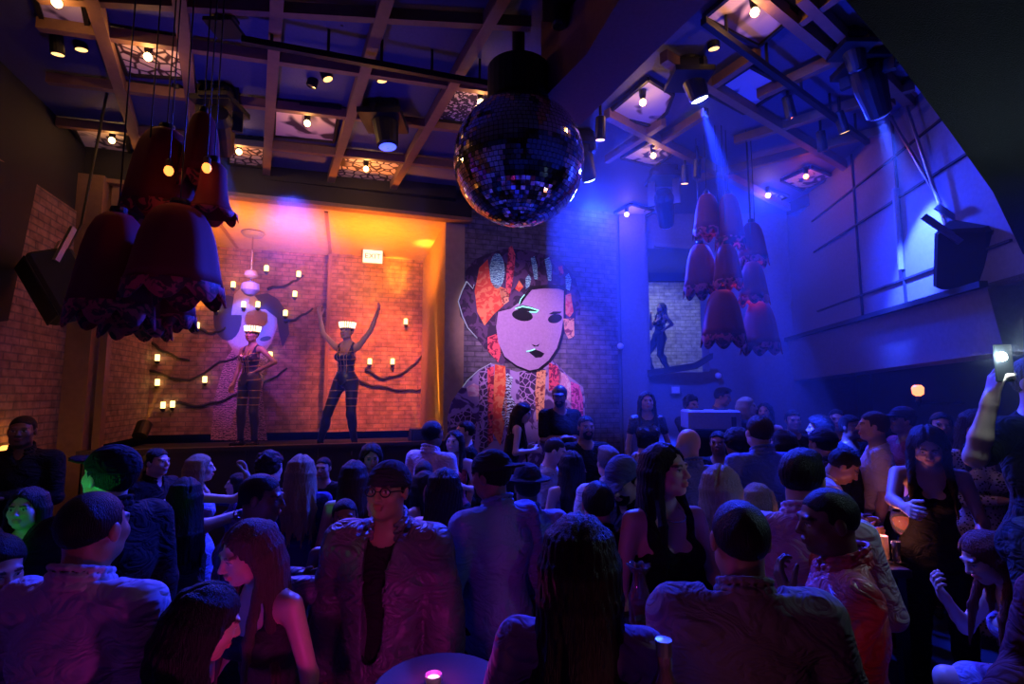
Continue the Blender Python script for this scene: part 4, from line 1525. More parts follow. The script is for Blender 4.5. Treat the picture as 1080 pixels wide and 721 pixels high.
def torso(F, sp, J, k=.05):
    T, Rt, fem = J['T'], J['Rt'], sp['sex'] == 'f'
    w = sp['bulk']
    if fem:
        F.ell(T((0, -.005, .95)), (.160 * w, .108 * w, .12), Rt, k)
        F.ell(T((0, 0, 1.10)), (.112 * w, .082 * w, .13), Rt, k)
        F.ell(T((0, 0, 1.27)), (.135 * w, .095 * w, .155), Rt, k)
        F.cone(T((-.115, -.01, 1.405)), T((.115, -.01, 1.405)), .052, .052, k)
        for sd in (-1, 1):
            F.ell(T((sd * .068, .085, 1.275)), (.058, .052, .058), Rt, .03)
    else:
        F.ell(T((0, -.005, .95)), (.150 * w, .105 * w, .12), Rt, k)
        F.ell(T((0, .005, 1.10)), (.135 * w, .100 * w, .14), Rt, k)
        F.ell(T((0, 0, 1.27)), (.165 * w, .112 * w, .165), Rt, k)
        F.cone(T((-.135, -.01, 1.41)), T((.135, -.01, 1.41)), .062, .062, k)
    for sd in (-1, 1):
        F.cone(T((sd * .10, -.02, 1.425)), T((sd * .025, -.03, 1.485)), .032, .038, k * .7)
        F.ell(T((sd * .075, -.055, .91)), (.085, .085, .09), Rt, k)


def arms_f(F, sp, J, frac=2.0, extra=0.0, k=.03):
    fem = sp['sex'] == 'f'
    s = (.84 if fem else 1.0) * (.5 + .5 * sp['bulk'])
    for sd in (-1, 1):
        Sh, El, Wr, fd, nr = J['arm%d' % sd]
        r0, r1, r2 = .052 * s + extra, .040 * s + extra, .026 * s + extra
        if frac <= 1:
            F.cone(Sh, Sh + (El - Sh) * frac, r0, r0 + (r1 - r0) * frac, k)
        else:
            F.cone(Sh, El, r0, r1, k)
            g = frac - 1
            mid = El + (Wr - El) * min(.35, g)
            F.cone(El, mid, r1, r1 * .98, k * .6)
            if g > .35:
                F.cone(mid, El + (Wr - El) * g, r1 * .98, r1 + (r2 - r1) * g, k * .6)


def legs_f(F, sp, J, frac=2.0, extra=0.0, feet=True):
    s = .5 + .5 * sp['bulk']
    for sd in (-1, 1):
        H, K, A = J['leg%d' % sd]
        F.cone(H, K, .088 * s + extra, .056 * s + extra, .04)
        if frac > 1:
            e = K + (A - K) * (frac - 1)
            F.cone(K, e, .054 * s + extra, (.054 - .018 * (frac - 1)) * s + extra, .03)
            if frac > 1.5:
                F.ell(K + (A - K) * .32 + V3(0, -.022, 0), (.05 + extra, .05 + extra, .11), None, .03)
        if feet and frac >= 2:
            F.cone(A + V3(0, -.03, -.035), A + V3(sd * .02, .14, -.055), .038 + extra, .026 + extra, .02)


def head_f(F, sp, J):
    c, Rh = J['head'], J['Rh']
    fem = sp['sex'] == 'f'
    P = lambda x, y, z: c + Rh @ V3(x, y, z)
    F.ell(P(0, -.014, .022), (.074, .093, .088), Rh, .02)
    F.ell(P(0, .030, -.035), (.055, .060, .074), Rh, .03)
    F.ell(P(0, .062, -.090), (.024 if fem else .030, .022, .018), Rh, .03)
    for sd in (-1, 1):
        F.ell(P(sd * .036, .056, -.022), (.027, .026, .026), Rh, .025)
        F.ell(P(sd * .048, .02, -.07), (.016, .03, .022), Rh, .03)
        F.ell(P(sd * .077, -.008, -.006), (.010, .020, .031), Rh, .006)
    F.cone(P(-.036, .078, .024), P(.036, .078, .024), .011, .011, .014)
    for sd in (-1, 1):
        F.ell(P(sd * .031, .096, .004), (.017, .016, .012), Rh, .012, 's')
        F.ell(P(sd * .031, .074, .004), (.0125, .0125, .0125), Rh, .002)
        F.cone(P(sd * .016, .086, .012), P(sd * .044, .076, .010), .0045, .0040, .006)
    F.cone(P(0, .086, .014), P(0, .107, -.022), .0075, .0115, .010)
    for sd in (-1, 1):
        F.ell(P(sd * .011, .098, -.027), (.0085, .010, .008), Rh, .006)
    F.ell(P(0, .0915, -.052), (.024, .010, .0065), Rh, .005)
    F.ell(P(0, .0900, -.0635), (.020, .010, .0075), Rh, .005)
    nr = .048 if fem else .058
    F.cone(P(0, -.022, -.07), J['neck'] + J['Rt'] @ V3(0, .0, -.02), nr, nr * 1.1, .03)


def locs(v, J):
    """points in the head's own axes"""
    return (v - J['head']) @ J['Rh']


def body_mesh(sp, J):
    lod = sp['lod']
    hb = (.018, .014, .0115)[lod]
    hh = (.011, .0075, .005)[lod]
    hd = (.0095, .0072, .0055)[lod]
    F = Field()
    torso(F, sp, J)
    arms_f(F, sp, J)
    legs_f(F, sp, J)
    head_f(F, sp, J)
    parts, boxes = [], []
    cl, ch = J['head'] - .15, J['head'] + .15
    hands = Field()
    for sd in (-1, 1):
        Sh, El, Wr, fd, nr = J['arm%d' % sd]
        F.cone(Wr - fd * .02, Wr + fd * .02, .025, .022, .02)
        hand_field(F, Wr, fd, nr, sd, sp['curl'])
        mid = Wr + fd * .10
        boxes.append((mid - .125, mid + .125, hd))
    boxes.append((cl, ch, hh))
    v, f = poly(F, hb)
    for lo, hi, h in boxes:
        v, f = drop_inside(v, f, lo + hb * .6, hi - hb * .6)
    parts.append((v, f))
    for lo, hi, h in boxes:
        v, f = poly(F, h, lo, hi)
        parts.append((v, f))
    # two hand boxes that overlap would double faces: harmless, same surface
    v, f = join(parts)
    q = locs(v, J)
    tint = np.empty((len(v), 3), f32)
    tint[:] = sp['skin']
    x, y, z = q[:, 0], q[:, 1], q[:, 2]
    near = (y > .05)
    lips = near & ((x / .026) ** 2 + ((z + .058) / .0145) ** 2 < 1) & (y > .082)
    tint[lips] = np.array(sp['skin'], f32) * np.array(sp['lips'], f32)
    hc = np.array(sp['haircol'], f32)
    for sd in (-1, 1):
        brow = near & (np.abs(z - (.027 - .15 * np.abs(np.abs(x) - .03))) < .0055) & (x * sd > .012) & (x * sd < .052)
        tint[brow] = hc * .7 + .3 * np.array(sp['skin'], f32) * .4
        ex = x - sd * .031
        eye = near & ((ex / .0135) ** 2 + ((z - .004) / .0068) ** 2 < 1)
        tint[eye] = (.55, .52, .5)
        iris = near & (ex ** 2 + (z - .004) ** 2 < .0056 ** 2)
        tint[iris] = (.02, .012, .01)
        lash = near & (np.abs(z - .0115 + 6 * ex * ex * 3) < .0022) & (np.abs(ex) < .015)
        tint[lash] = (.02, .012, .012)
    return v, f, tint


def folds(X, Y, Z, seed, amp):
    """soft swells plus sharper diagonal creases"""
    r = np.random.RandomState(seed)
    d = 0
    for i in range(3):
        k = r.uniform(-1, 1, 3) * np.array([16, 16, 20]) * (1 + .4 * i)
        d = d + .5 * np.sin(k[0] * X + k[1] * Y + k[2] * Z + r.uniform(0, 6.28) + 1.3 * np.sin(9 * Z + 5 * X + i)) / (1 + .5 * i)
    for i in range(3):
        k = r.uniform(.4, 1, 3) * np.array([22, 14, 30]) * r.choice([-1, 1], 3)
        w = np.sin(k[0] * X + k[1] * Y + k[2] * Z + r.uniform(0, 6.28) + 1.6 * np.sin(7 * Z + 8 * X + 6 * Y + i))
        d = d + (.55 - np.sqrt(np.abs(w))) * .9
    return (amp * d).astype(f32)


def smax(a, b):
    return np.maximum(a, b)


def garment(sp, J, style, seed):
    """upper garment"""
    T, Rt = J['T'], J['Rt']
    sl = {'tee': .75, 'shirt': 1.94, 'jacket': 1.96, 'tank': .0, 'dress': .0, 'strap': .0, 'longdress': 1.9, 'rolled': 1.5, 'crop': .5, 'suit': .0, 'polo': .7, 'suit_under': .3}[style]
    off = {'tee': .014, 'shirt': .016, 'jacket': .034, 'tank': .007, 'dress': .008, 'strap': .007, 'longdress': .009, 'rolled': .017, 'crop': .010, 'suit': .006, 'polo': .016, 'suit_under': .008}[style]
    amp = {'jacket': .0050, 'shirt': .0044, 'rolled': .0046, 'tee': .0036, 'polo': .0034, 'suit_under': 0.0}.get(style, .0018)
    F = Field()
    torso(F, sp, J)
    F = F.grow(off)
    if sl:
        arms_f(F, sp, J, sl, off + (.006 if style in ('jacket', 'shirt', 'rolled', 'tee', 'polo') else 0), .02)
    hem = {'crop': 1.08, 'jacket': .86, 'suit': .80}.get(style, .84)
    if style in ('dress', 'strap', 'longdress'):
        hem = {'dress': .52, 'strap': 1.0 if sp.get('crop') else .5, 'longdress': .30}[style]
        if sp['legs'] == 'sit':
            for sd in (-1, 1):
                H, K, A = J['leg%d' % sd]
                F.cone(H, H + (K - H) * .75, .105, .095, .06)
            hem = .70
        else:
            F.cone(V3(0, 0, .92), V3(0, 0, hem), .15, .15 if style != 'longdress' else .17, .06)
    elif sp['legs'] != 'sit' and style != 'crop':
        F.cone(T((0, 0, .98)), T((0, .0, .88)), .135 * sp['bulk'] + off, .145 * sp['bulk'] + off, .05)
    collar = None
    if style in ('shirt', 'rolled', 'polo', 'jacket'):
        collar = Field()
        rr = .070 if sp['sex'] == 'm' else .060
        gap = .50 if style != 'jacket' else .75
        pr = None
        for i in range(15):
            a = gap + (2 * math.pi - 2 * gap) * i / 14
            fr = math.cos(a)
            lo_ = T((rr * 1.12 * math.sin(a), -.014 + rr * 1.02 * fr + .012 * fr, 1.470 - .028 * fr))
            hi_ = T((rr * math.sin(a), -.016 + rr * .94 * fr + .014 * fr, 1.525 - .030 * fr))
            if pr is not None:
                collar.cone(pr[0], lo_, .012, .012, .01)
                collar.cone(pr[1], hi_, .0085, .0085, .01)
                collar.cone((pr[0] + pr[1]) / 2, (lo_ + hi_) / 2, .0105, .0105, .01)
            pr = (lo_, hi_)
    nk = Field()
    if style == 'jacket':
        for z_, r_ in ((1.06, .022), (1.24, .05), (1.38, .07)):
            pass
        nk.cone(T((0, .15, 1.04)), T((0, .10, 1.36)), .035, .06)
        nk.cone(T((0, .10, 1.36)), T((0, .02, 1.56)), .06, .072)
    elif style in ('shirt', 'rolled', 'polo'):
        nk.cone(T((0, .11, 1.40)), T((0, .05, 1.50)), .012, .05)
        nk.cone(T((0, .01, 1.50)), T((0, .03, 1.62)), .058, .09)
    elif style in ('tee', 'longdress', 'crop', 'suit_under'):
        nk.cone(T((0, .02, 1.47)), T((0, .03, 1.6)), .072, .12)
    elif style in ('tank', 'dress', 'suit'):
        nk.cone(T((0, .07, 1.40)), T((0, .03, 1.6)), .075, .13)
        nk.cone(T((0, .14, 1.36)), T((0, .14, 1.5)), .075, .10)
    cutz = None
    if style == 'strap':
        cutz = 1.335
    Ti = J['Rt'].T
    pel = J['pel']

    def post(D, X, Y, Z):
        D = D + folds(X, Y, Z, seed, amp)
        if nk.p:
            for (t, a, lo, hi, k, op) in nk.p:
                A, Bq, r1, r2 = a
                ba = Bq - A
                L = float(ba @ ba)
                px, py, pz = X - A[0], Y - A[1], Z - A[2]
                tt = np.clip((px * ba[0] + py * ba[1] + pz * ba[2]) / L, 0, 1)
                d = np.sqrt((px - tt * ba[0]) ** 2 + (py - tt * ba[1]) ** 2 + (pz - tt * ba[2]) ** 2) - (r1 + (r2 - r1) * tt)
                D = np.maximum(D, -d)
        # torso-local height
        lz = (X - pel[0]) * Ti[2, 0] + (Y - pel[1]) * Ti[2, 1] + (Z - pel[2]) * Ti[2, 2] + pel[2]
        lx = (X - pel[0]) * Ti[0, 0] + (Y - pel[1]) * Ti[0, 1] + (Z - pel[2]) * Ti[0, 2]
        ly = (X - pel[0]) * Ti[1, 0] + (Y - pel[1]) * Ti[1, 1] + (Z - pel[2]) * Ti[1, 2]
        if style in ('shirt', 'rolled', 'polo', 'jacket', 'tee', 'longdress', 'crop') :
            D = np.maximum(D, np.where(np.abs(lx) < .11, lz - (1.492 - .42 * (ly + .02)), -1))
        if cutz:
            top = lz - cutz + .02 * np.cos(lx * 30)
            strap = np.abs(np.abs(lx) - .085) - .009
            D = np.maximum(D, np.minimum(top, np.maximum(strap, lz - 1.5)))
        if style in ('tank', 'dress', 'suit'):
            D = np.maximum(D, np.abs(lx) - (.135 if sp['sex'] == 'm' else .118) - np.maximum(0, 1.30 - lz) * .5)
        if sp['legs'] == 'sit':
            D = np.maximum(D, .80 - Z)
        else:
            base = Z if style in ('dress', 'longdress', 'strap') else lz
            if style == 'suit':
                D = np.maximum(D, .86 - np.abs(lx) * -.9 - lz)
            else:
                D = np.maximum(D, hem - base)
        return D
    h = (.016, .013, .010)[sp['lod']]
    g = poly(F, h, post=post)
    if collar is not None:
        g = join([g, poly(collar, (.010, .008, .0065)[sp['lod']])])
    return g


def trousers(sp, J, off, seed, short=False):
    F = Field()
    for sd in (-1, 1):
        F.ell(V3(sd * .06, -.03, .93), (.10 * sp['bulk'], .105, .11), None, .05)
    F.ell(V3(0, 0, .98), (.145 * sp['bulk'], .11 * sp['bulk'], .09), None, .05)
    F = F.grow(off * .6)
    legs_f(F, sp, J, .6 if short else 1.93, off, feet=False)
    z1 = 1.02

    def post(D, X, Y, Z):
        return np.maximum(D + folds(X, Y, Z, seed + 7, .003), Z - z1)
    return poly(F, (.02, .016, .013)[sp['lod']], post=post)


def shoes(sp, J):
    out = []
    zf = J['foot']
    for sd in (-1, 1):
        F = Field()
        H, K, A = J['leg%d' % sd]
        F.cone(A + V3(0, -.035, -.045), A + V3(sd * .022, .15, -.055), .042, .030, .02)
        F.cone(A + V3(0, 0, .02), A + V3(0, -.01, -.04), .044, .042, .02)
        out.append(poly(F, .016, post=lambda D, X, Y, Z: np.maximum(D, zf - Z)))
    return out


def hair_mesh(sp, J, seed):
    st = sp['hair']
    c, Rh, T, Rt = J['head'], J['Rh'], J['T'], J['Rt']
    P = lambda x, y, z: c + Rh @ V3(x, y, z)
    F = Field()
    rng = random.Random(seed)
    h = (.011, .0085, .0065)[sp['lod']]
    long_ = st in ('long', 'wavy', 'bob', 'verylong')
    th = {'buzz': .004, 'short': .009, 'quiff': .010, 'curly': .020, 'afro': .04}.get(st, .012)
    F.ell(P(0, -.018, .026), (.076 + th, .094 + th, .088 + th), Rh, .02)
    if st == 'quiff':
        F.ell(P(0, .035, .098), (.062, .060, .032), Rh, .03)
    if st == 'curly':
        for i in range(34):
            a, b = rng.uniform(0, 6.28), rng.uniform(.05, 1.3)
            F.ell(P(.085 * math.cos(a) * math.sin(b), -.02 + .10 * math.sin(a) * math.sin(b), .03 + .098 * math.cos(b)), (.026, .026, .026), None, .012)
    if st == 'bun':
        F.ell(P(0, -.10, .085), (.045, .045, .042), Rh, .015)
    if st == 'ponytail':
        F.path([P(0, -.10, .05), P(0, -.15, .0), P(0, -.15, -.12), P(0, -.13, -.26)], [.03, .035, .032, .012], .02)
    if long_:
        drop = {'bob': .16, 'long': .36, 'wavy': .38, 'verylong': .62}[st] * sp['hairlen']
        n = 19
        for i in range(n):
            a = R(-106 + 212 * i / (n - 1))
            sx, sy = math.sin(a), -math.cos(a)
            p0 = P(.070 * sx, -.018 + .085 * sy, .06)
            p1 = P(.086 * sx, -.018 + .100 * sy, -.01)
            b1 = P(.090 * sx, -.022 + .098 * sy, -.09)
            dn = np.array([0, 0, -1], f32)
            outw = unit(Rt @ V3(sx, sy * .9, 0))
            wob = .02 * math.sin(i * 2.1 + seed) if st in ('wavy', 'verylong') else .006 * math.sin(i * 2.1)
            p2 = b1 + dn * drop * .45 + outw * (.012 + wob)
            p3 = b1 + dn * drop * (1 + .10 * math.sin(i * 1.7 + seed)) + outw * (.020 - wob)
            if st != 'bob':
                # rest on the shoulders and back
                p2 = p2 + Rt @ V3(0, -.02 if sy < .2 else .05, 0)
                p3 = p3 + Rt @ V3(0, -.045 if sy < .2 else .075, 0)
            F.path([p0, p1, b1, p2, p3], [.020, .022, .022, .020, .006], .014)
    # hairline: what lies in front of the face is cut away
    low = -.055 if not long_ else -9

    def post(D, X, Y, Z):
        px, py, pz = X - c[0], Y - c[1], Z - c[2]
        lx = px * Rh[0, 0] + py * Rh[1, 0] + pz * Rh[2, 0]
        ly = px * Rh[0, 1] + py * Rh[1, 1] + pz * Rh[2, 1]
        lz = px * Rh[0, 2] + py * Rh[1, 2] + pz * Rh[2, 2]
        ang = np.arctan2(lx, -ly)
        amp = (.0012, .0014, .0016)[sp['lod']] * (1.25 if st in ('wavy', 'verylong') else 1)
        if st in ('curly', 'afro'):
            D = D + .008 * np.sin(95 * lx + 3 * np.sin(60 * lz)) * np.sin(90 * ly) * np.sin(88 * lz)
        elif st != 'buzz':
            D = D + amp * np.sin(34 * ang + 5 * np.sin(14 * lz + seed) + seed) + amp * .8 * np.sin(61 * ang + 11 * lz)
        if st in ('long', 'wavy', 'bob', 'verylong') :
            D = D + np.where(lz > .03, .011 * np.exp(-((lx - .012) / .007) ** 2), 0).astype(f32)
        if long_:
            # face opening: an oval tunnel in front
            face = np.sqrt((lx / .070) ** 2 + ((lz + .045) / .118) ** 2) - 1
            D = np.maximum(D, np.minimum(-face * .06, ly * 1.0 - 0.0) * 1.0 if False else np.where(ly > .018, -face * .06, -1))
            D = np.maximum(D, np.where((ly > .0) & (lz < -.10), .062 - np.abs(lx), -1))
        else:
            D = np.maximum(D, np.minimum(.8 * (ly - .062) - .6 * (lz - .060) + 0.0, ly - .0))
            D = np.maximum(D, np.where(ly > .025, .62 * (.050 - lz) , -1))
            D = np.maximum(D, (-.020 + .42 * ly) - lz if st != 'buzz' else (-.005 + .42 * ly) - lz)
        return D
    return poly(F, h, post=post)


def beard_mesh(sp, J):
    c, Rh = J['head'], J['Rh']
    P = lambda x, y, z: c + Rh @ V3(x, y, z)
    F = Field()
    F.ell(P(0, .030, -.045), (.062, .066, .074), Rh, .02)
    F.ell(P(0, .066, -.092), (.034, .026, .026), Rh, .02)

    def post(D, X, Y, Z):
        px, py, pz = X - c[0], Y - c[1], Z - c[2]
        lx = px * Rh[0, 0] + py * Rh[1, 0] + pz * Rh[2, 0]
        ly = px * Rh[0, 1] + py * Rh[1, 1] + pz * Rh[2, 1]
        lz = px * Rh[0, 2] + py * Rh[1, 2] + pz * Rh[2, 2]
        D = np.maximum(D, lz + .045 - np.abs(lx) * .9)
        mouth = np.sqrt((lx / .026) ** 2 + ((lz + .058) / .012) ** 2) - 1
        return np.maximum(D, np.where(ly > .04, -mouth * .02, -1))
    return poly(F, (.012, .009, .007)[sp['lod']], post=post)


def hat_mesh(sp, J):
    c, Rh = J['head'], J['Rh']
    P = lambda x, y, z: c + Rh @ V3(x, y, z)
    F = Field()
    kind = sp['hat']
    if kind in ('cap', 'backcap'):
        sg = 1 if kind == 'cap' else -1
        F.ell(P(0, -.016, .045), (.092, .112, .092), Rh, .01)
        F.ell(P(0, sg * .125, .048), (.072, .085, .010), Rh, .012)
        low = .030
    elif kind == 'beanie':
        F.ell(P(0, -.016, .030), (.092, .112, .100), Rh, .01)
        low = .022
    else:
        F.ell(P(0, -.01, .075), (.090, .110, .085), Rh, .01)
        bw = .165 if kind == 'hat' else .20
        F.ell(P(0, -.005, .055), (bw, bw * 1.05, .012), Rh, .012)
        low = .035

    def post(D, X, Y, Z):
        px, py, pz = X - c[0], Y - c[1], Z - c[2]
        lz = px * Rh[0, 2] + py * Rh[1, 2] + pz * Rh[2, 2]
        return np.maximum(D, low - lz)
    return poly(F, (.012, .009, .007)[sp['lod']], post=post)


DEF = dict(sex='m', skin=S2, hair='short', haircol=HB, hairlen=1.0, top=('tee', BLK), bottom=DRK, arms=('down', 'down'), head=(0, 0, 0), lean=0, roll=0, twist=0,
           hat=None, hatcol=BLK, glasses=False, beard=False, ground=0.0, lod=0, group=None, legs='stand', bulk=1.0, curl=.55, lips=(1.05, .62, .62), crown=False, necklace=False,
           shoe=BLK, H=None, earring=False)
PEOPLE = []


def P_(px, py, Y, yaw, label, **kw):
    sp = dict(DEF)
    sp.update(px=px, py=py, Y=Y, yaw=yaw, label=label)
    sp.update(kw)
    sp['head'] = tuple(R(a) for a in sp['head'])
    for k in ('lean', 'roll', 'twist'):
        sp[k] = R(sp[k])
    PEOPLE.append(sp)


def compute(i):
    sp = PEOPLE[i]
    J = skeleton(sp)
    out = {'J': J}
    out['body'] = body_mesh(sp, J)
    if sp['top']:
        out['top'] = garment(sp, J, sp['top'][0], i)
    if sp.get('under'):
        out['under'] = garment(dict(sp, bulk=sp['bulk'] * .97), J, 'suit_under', i + 50)
    if sp['bottom'] is not None:
        out['bottom'] = trousers(sp, J, sp.get('boff', .012), i, sp.get('short', False))
    out['shoes'] = shoes(sp, J)
    if sp['hair']:
        out['hair'] = hair_mesh(sp, J, i)
    if sp['beard']:
        out['beard'] = beard_mesh(sp, J)
    if sp['hat']:
        out['hat'] = hat_mesh(sp, J)
    return out


TOPNAME = {'tee': 'shirt', 'shirt': 'shirt', 'polo': 'shirt', 'rolled': 'shirt', 'jacket': 'jacket', 'tank': 'top', 'dress': 'dress', 'strap': 'dress', 'longdress': 'dress', 'crop': 'top', 'suit': 'bodysuit'}
FIG = {}


def place(i, out):
    sp = PEOPLE[i]
    J = out['J']
    foot = J['foot']
    hv = out['body'][0]
    tops = hv
    for nm in ('hair', 'hat'):
        if nm in out and len(out[nm][0]):
            tops = np.concatenate([tops, out[nm][0]])
    hd = tops[np.linalg.norm(tops - J['head'], axis=1) < .2]
    topz = float(hd[:, 2].max())
    P = at(sp['px'], sp['py'], sp['Y'])
    s = (P.z - sp['ground']) / (topz - foot)
    if sp['H']:
        s = sp['H'] / 1.75
        sp['ground'] = P.z - (topz - foot) * s
    Rz = np.array(Matrix.Rotation(R(sp['yaw']), 3, 'Z'), f32)
    hc = Rz @ (J['head'] * s)
    base = Vector((P.x - float(hc[0]), P.y - float(hc[1]), sp['ground']))

    def W(v):
        v = v.copy()
        v[:, 2] -= foot
        return (v * s) @ Rz.T

    def mk(nm, vf, mat, parent=None, tint=None):
        v, f = vf
        if len(f) == 0:
            return None
        o = bpy.data.objects.new(nm, to_mesh(nm, W(v), f, mat, tint))
        COL.objects.link(o)
        if parent is not None:
            o.parent = parent
        return o
    b = mk('person', out['body'][:2], SKIN, None, out['body'][2])
    b.location = base
    tag(b, sp['label'], 'person', sp['group'])
    if 'top' in out:
        mk(TOPNAME[sp['top'][0]], out['top'], fabric(sp['top'][1]), b)
    if 'under' in out:
        mk('undershirt', out['under'], fabric(sp['under'][1]), b)
    if 'bottom' in out:
        mk('trousers', out['bottom'], fabric(sp['bottom']), b)
    for q in out['shoes']:
        mk('shoe', q, fabric(sp['shoe']), b)
    if 'hair' in out:
        mk('hair', out['hair'], hair_mat(sp['haircol']), b)
    if 'beard' in out:
        mk('beard', out['beard'], hair_mat(sp['haircol']), b)
    if 'hat' in out:
        mk('cap' if 'cap' in sp['hat'] else 'hat', out['hat'], fabric(sp['hatcol']), b)
    G = lambda p: Vector([float(q) for q in (Rz @ ((np.asarray(p, f32) - V3(0, 0, foot)) * s))])
    Hd = lambda x, y, z: G(J['head'] + J['Rh'] @ V3(x, y, z))

    def extra(nm, mb, mat, smooth=True):
        me_o = mb.build(nm, mat, None, smooth=smooth)
        me_o.parent = b
        return me_o
    if sp['glasses']:
        mb = MB()
        for sd in (-1, 1):
            ring = [Hd(sd * .033 + .022 * math.cos(a), .097, .004 + .018 * math.sin(a)) for a in [2 * math.pi * k / 14 for k in range(15)]]
            mb.tube(ring, .0028 * s, 5)
            mb.tube([Hd(sd * .054, .095, .008), Hd(sd * .076, .04, .008), Hd(sd * .08, -.02, .0)], .0022 * s, 5)
        mb.tube([Hd(-.012, .1, .006), Hd(.012, .1, .006)], .0022 * s, 5)
        g = extra('glasses', mb, M['black'])
        if sp['glasses'] == 'dark':
            for sd in (-1, 1):
                l = MB().prism([Hd(sd * .033 + .022 * math.cos(a), .096, .004 + .018 * math.sin(a)) for a in [2 * math.pi * k / 14 for k in range(14)]], (Hd(0, .004, 0) - Hd(0, 0, 0)))
                lo = l.build('lens', LENS_OFF, None)
                lo.parent = g
    if sp['necklace']:
        T = J['T']
        pts = [G(T((.06 * math.cos(a), .03 + .05 * math.sin(a) * 1.2, 1.452 - .03 * math.sin(a)))) for a in [math.pi * (k / 16 * 1.3 - .15) for k in range(17)]]
        pts = [p + (G(T((0, .022, 0))) - G(T((0, 0, 0)))) for p in pts]
        extra('necklace', MB().tube(pts, .0028 * s, 6), M['chrome'])
    if sp['earring']:
        mb = MB()
        for sd in (-1, 1):
            mb.tube([Hd(sd * .082 + 0, -.005 + .022 * math.cos(a), -.055 + .022 * math.sin(a)) for a in [2 * math.pi * k / 12 for k in range(13)]], .003 * s, 5)
        extra('earrings', mb, M['chrome'])
    if sp['crown']:
        mb = MB()
        for k in range(22):
            a = 2 * math.pi * k / 22
            x, y = .088 * math.sin(a), -.012 + .104 * math.cos(a)
            mb.tube([Hd(x, y, .035), Hd(x * 1.22, y * 1.22, .125)], .009 * s, 5)
        extra('crown', mb, emitter('crown_glow', (1.0, 0.9, 0.55), 2.4))
        mb = MB()
        mb.tube([Hd(.092 * math.sin(a), -.012 + .108 * math.cos(a), .034) for a in [2 * math.pi * k / 24 for k in range(25)]], .012 * s, 6)
        extra('crown_band', mb, simple('gold', (0.9, 0.6, 0.2), .3, 1.0))
    if sp.get('harness'):
        gold = simple('gold_strap', (0.85, 0.55, 0.18), .3, 1.0)
        T = J['T']
        mb = MB()
        for z_, rx_, ry_ in ((1.36, .125, .095), (1.25, .150, .142), (1.17, .128, .098), (1.08, .118, .092), (.97, .168, .122)):
            mb.tube([G(T((rx_ * math.cos(a), .005 + ry_ * math.sin(a), z_ - .02 * math.sin(a)))) for a in [2 * math.pi * k / 28 for k in range(29)]], .0075 * s, 6)
        for x_ in (-.07, -.03, .03, .07):
            mb.tube([G(T((x_ * 1.1, .085, 1.40))), G(T((x_, .146, 1.27))), G(T((x_ * .8, .105, 1.16))), G(T((x_ * .8, .10, 1.08))), G(T((x_ * .6, .118, .95)))], .006 * s, 6)
        extra('harness', mb, gold)
        for sd in (-1, 1):
            H_, K_, A_ = J['leg%d' % sd]
            mb = MB()
            for t_, r_ in ((.25, .093), (.5, .083), (.75, .072)):
                c_ = H_ + (K_ - H_) * t_
                mb.tube([G(c_ + V3(r_ * math.cos(a), r_ * math.sin(a), 0)) for a in [2 * math.pi * k / 20 for k in range(21)]], .006 * s, 6)
            extra('thigh_strap', mb, gold)
    FIG[i] = dict(obj=b, G=lambda p: base + G(p), J=J, s=s, base=base)
    if not sp['H'] and not (1.45 < s * 1.75 < 2.0) and sp['legs'] != 'sit':
        print('HEIGHT', i, sp['label'][:40], round(s * 1.75, 2))
    return b


def build_people():
    with ThreadPoolExecutor(4) as ex:
        outs = list(ex.map(compute, range(len(PEOPLE))))
    for i, o in enumerate(outs):
        place(i, o)
# ------------------------------------------------------------------ who is where (yaw 0 faces the stage, 90 faces left, 180 faces the viewer, -90 faces right)
# --- dancers
GOLD = ('sequin', (0.75, 0.5, 0.2))
P_(366, 340, 7.3, 172, 'dancer in black strapped bodysuit with both arms raised and a glowing crown', sex='f', skin=S1, hair='short', arms=(((.62, .02, .80), (.38, .0, 1)), ((.70, .02, .72), (.20, .05, 1))), top=('suit', ('leather', BLK)), bottom=('leather', DRK), boff=.006, legs='dance', crown=True, harness=True, lod=1, ground=STAGE_Z, curl=.3, bulk=.95)
P_(266, 344, 7.8, 165, 'dancer in dark bodysuit standing with a hand on the hip before the painted figure', sex='f', skin=S2, hair='short', arms=('hip', 'down'), top=('suit', ('leather', (.03, .02, .05))), bottom=('leather', DRK), boff=.006, crown=True, harness=True, lod=1, ground=STAGE_Z, head=(10, 0, 0), bulk=.92)
P_(697, 319, 9.3, 110, 'silhouetted dancer leaning back in the lit niche', sex='f', skin=S3, hair='long', hairlen=.6, arms=('hip', 'chin'), top=('suit', BLK), bottom=BLK, legs='bent', lod=0, ground=at(700, 392, WB_Y).z, lean=-8)
# --- on the small platform by the DJ booth
P_(682, 412, 5.95, 175, 'woman with long dark hair standing tall in a print skirt beside the DJ booth', sex='f', skin=S1, hair='wavy', top=('crop', ('satin', BLK)), bottom=('print', (.5, .45, .55)), boff=.03, arms=('pocket', 'down'), lod=1, ground=.45)
P_(729, 415, 6.55, 205, 'person with both hands raised to the face at the DJ booth', skin=S2, hair='curly', top=('tee', BLK), arms=('face', 'face'), lod=0, ground=.45)
P_(762, 408, 6.7, 235, 'young man looking down over the DJ booth panel', skin=S1, hair='quiff', top=('tee', GRY), arms=('reach', 'reach'), lod=1, ground=.45, head=(0, -15, 0))
P_(788, 418, 5.85, 240, 'fair haired woman behind the end of the DJ booth', sex='f', ground=.45, skin=S1, hair='long', haircol=HBL, top=('tee', BLK), arms=('hold', 'down'), lod=0)
P_(590, 406, 6.0, 195, 'bearded man in black tee and cap standing over the crowd before the mural', skin=S3, hair='short', hat='cap', hatcol=('leather', DRK), beard=True, top=('tee', BLK), arms=('cross', 'cross'), lod=1, ground=.45, bulk=1.08, head=(-25, -8, 0))
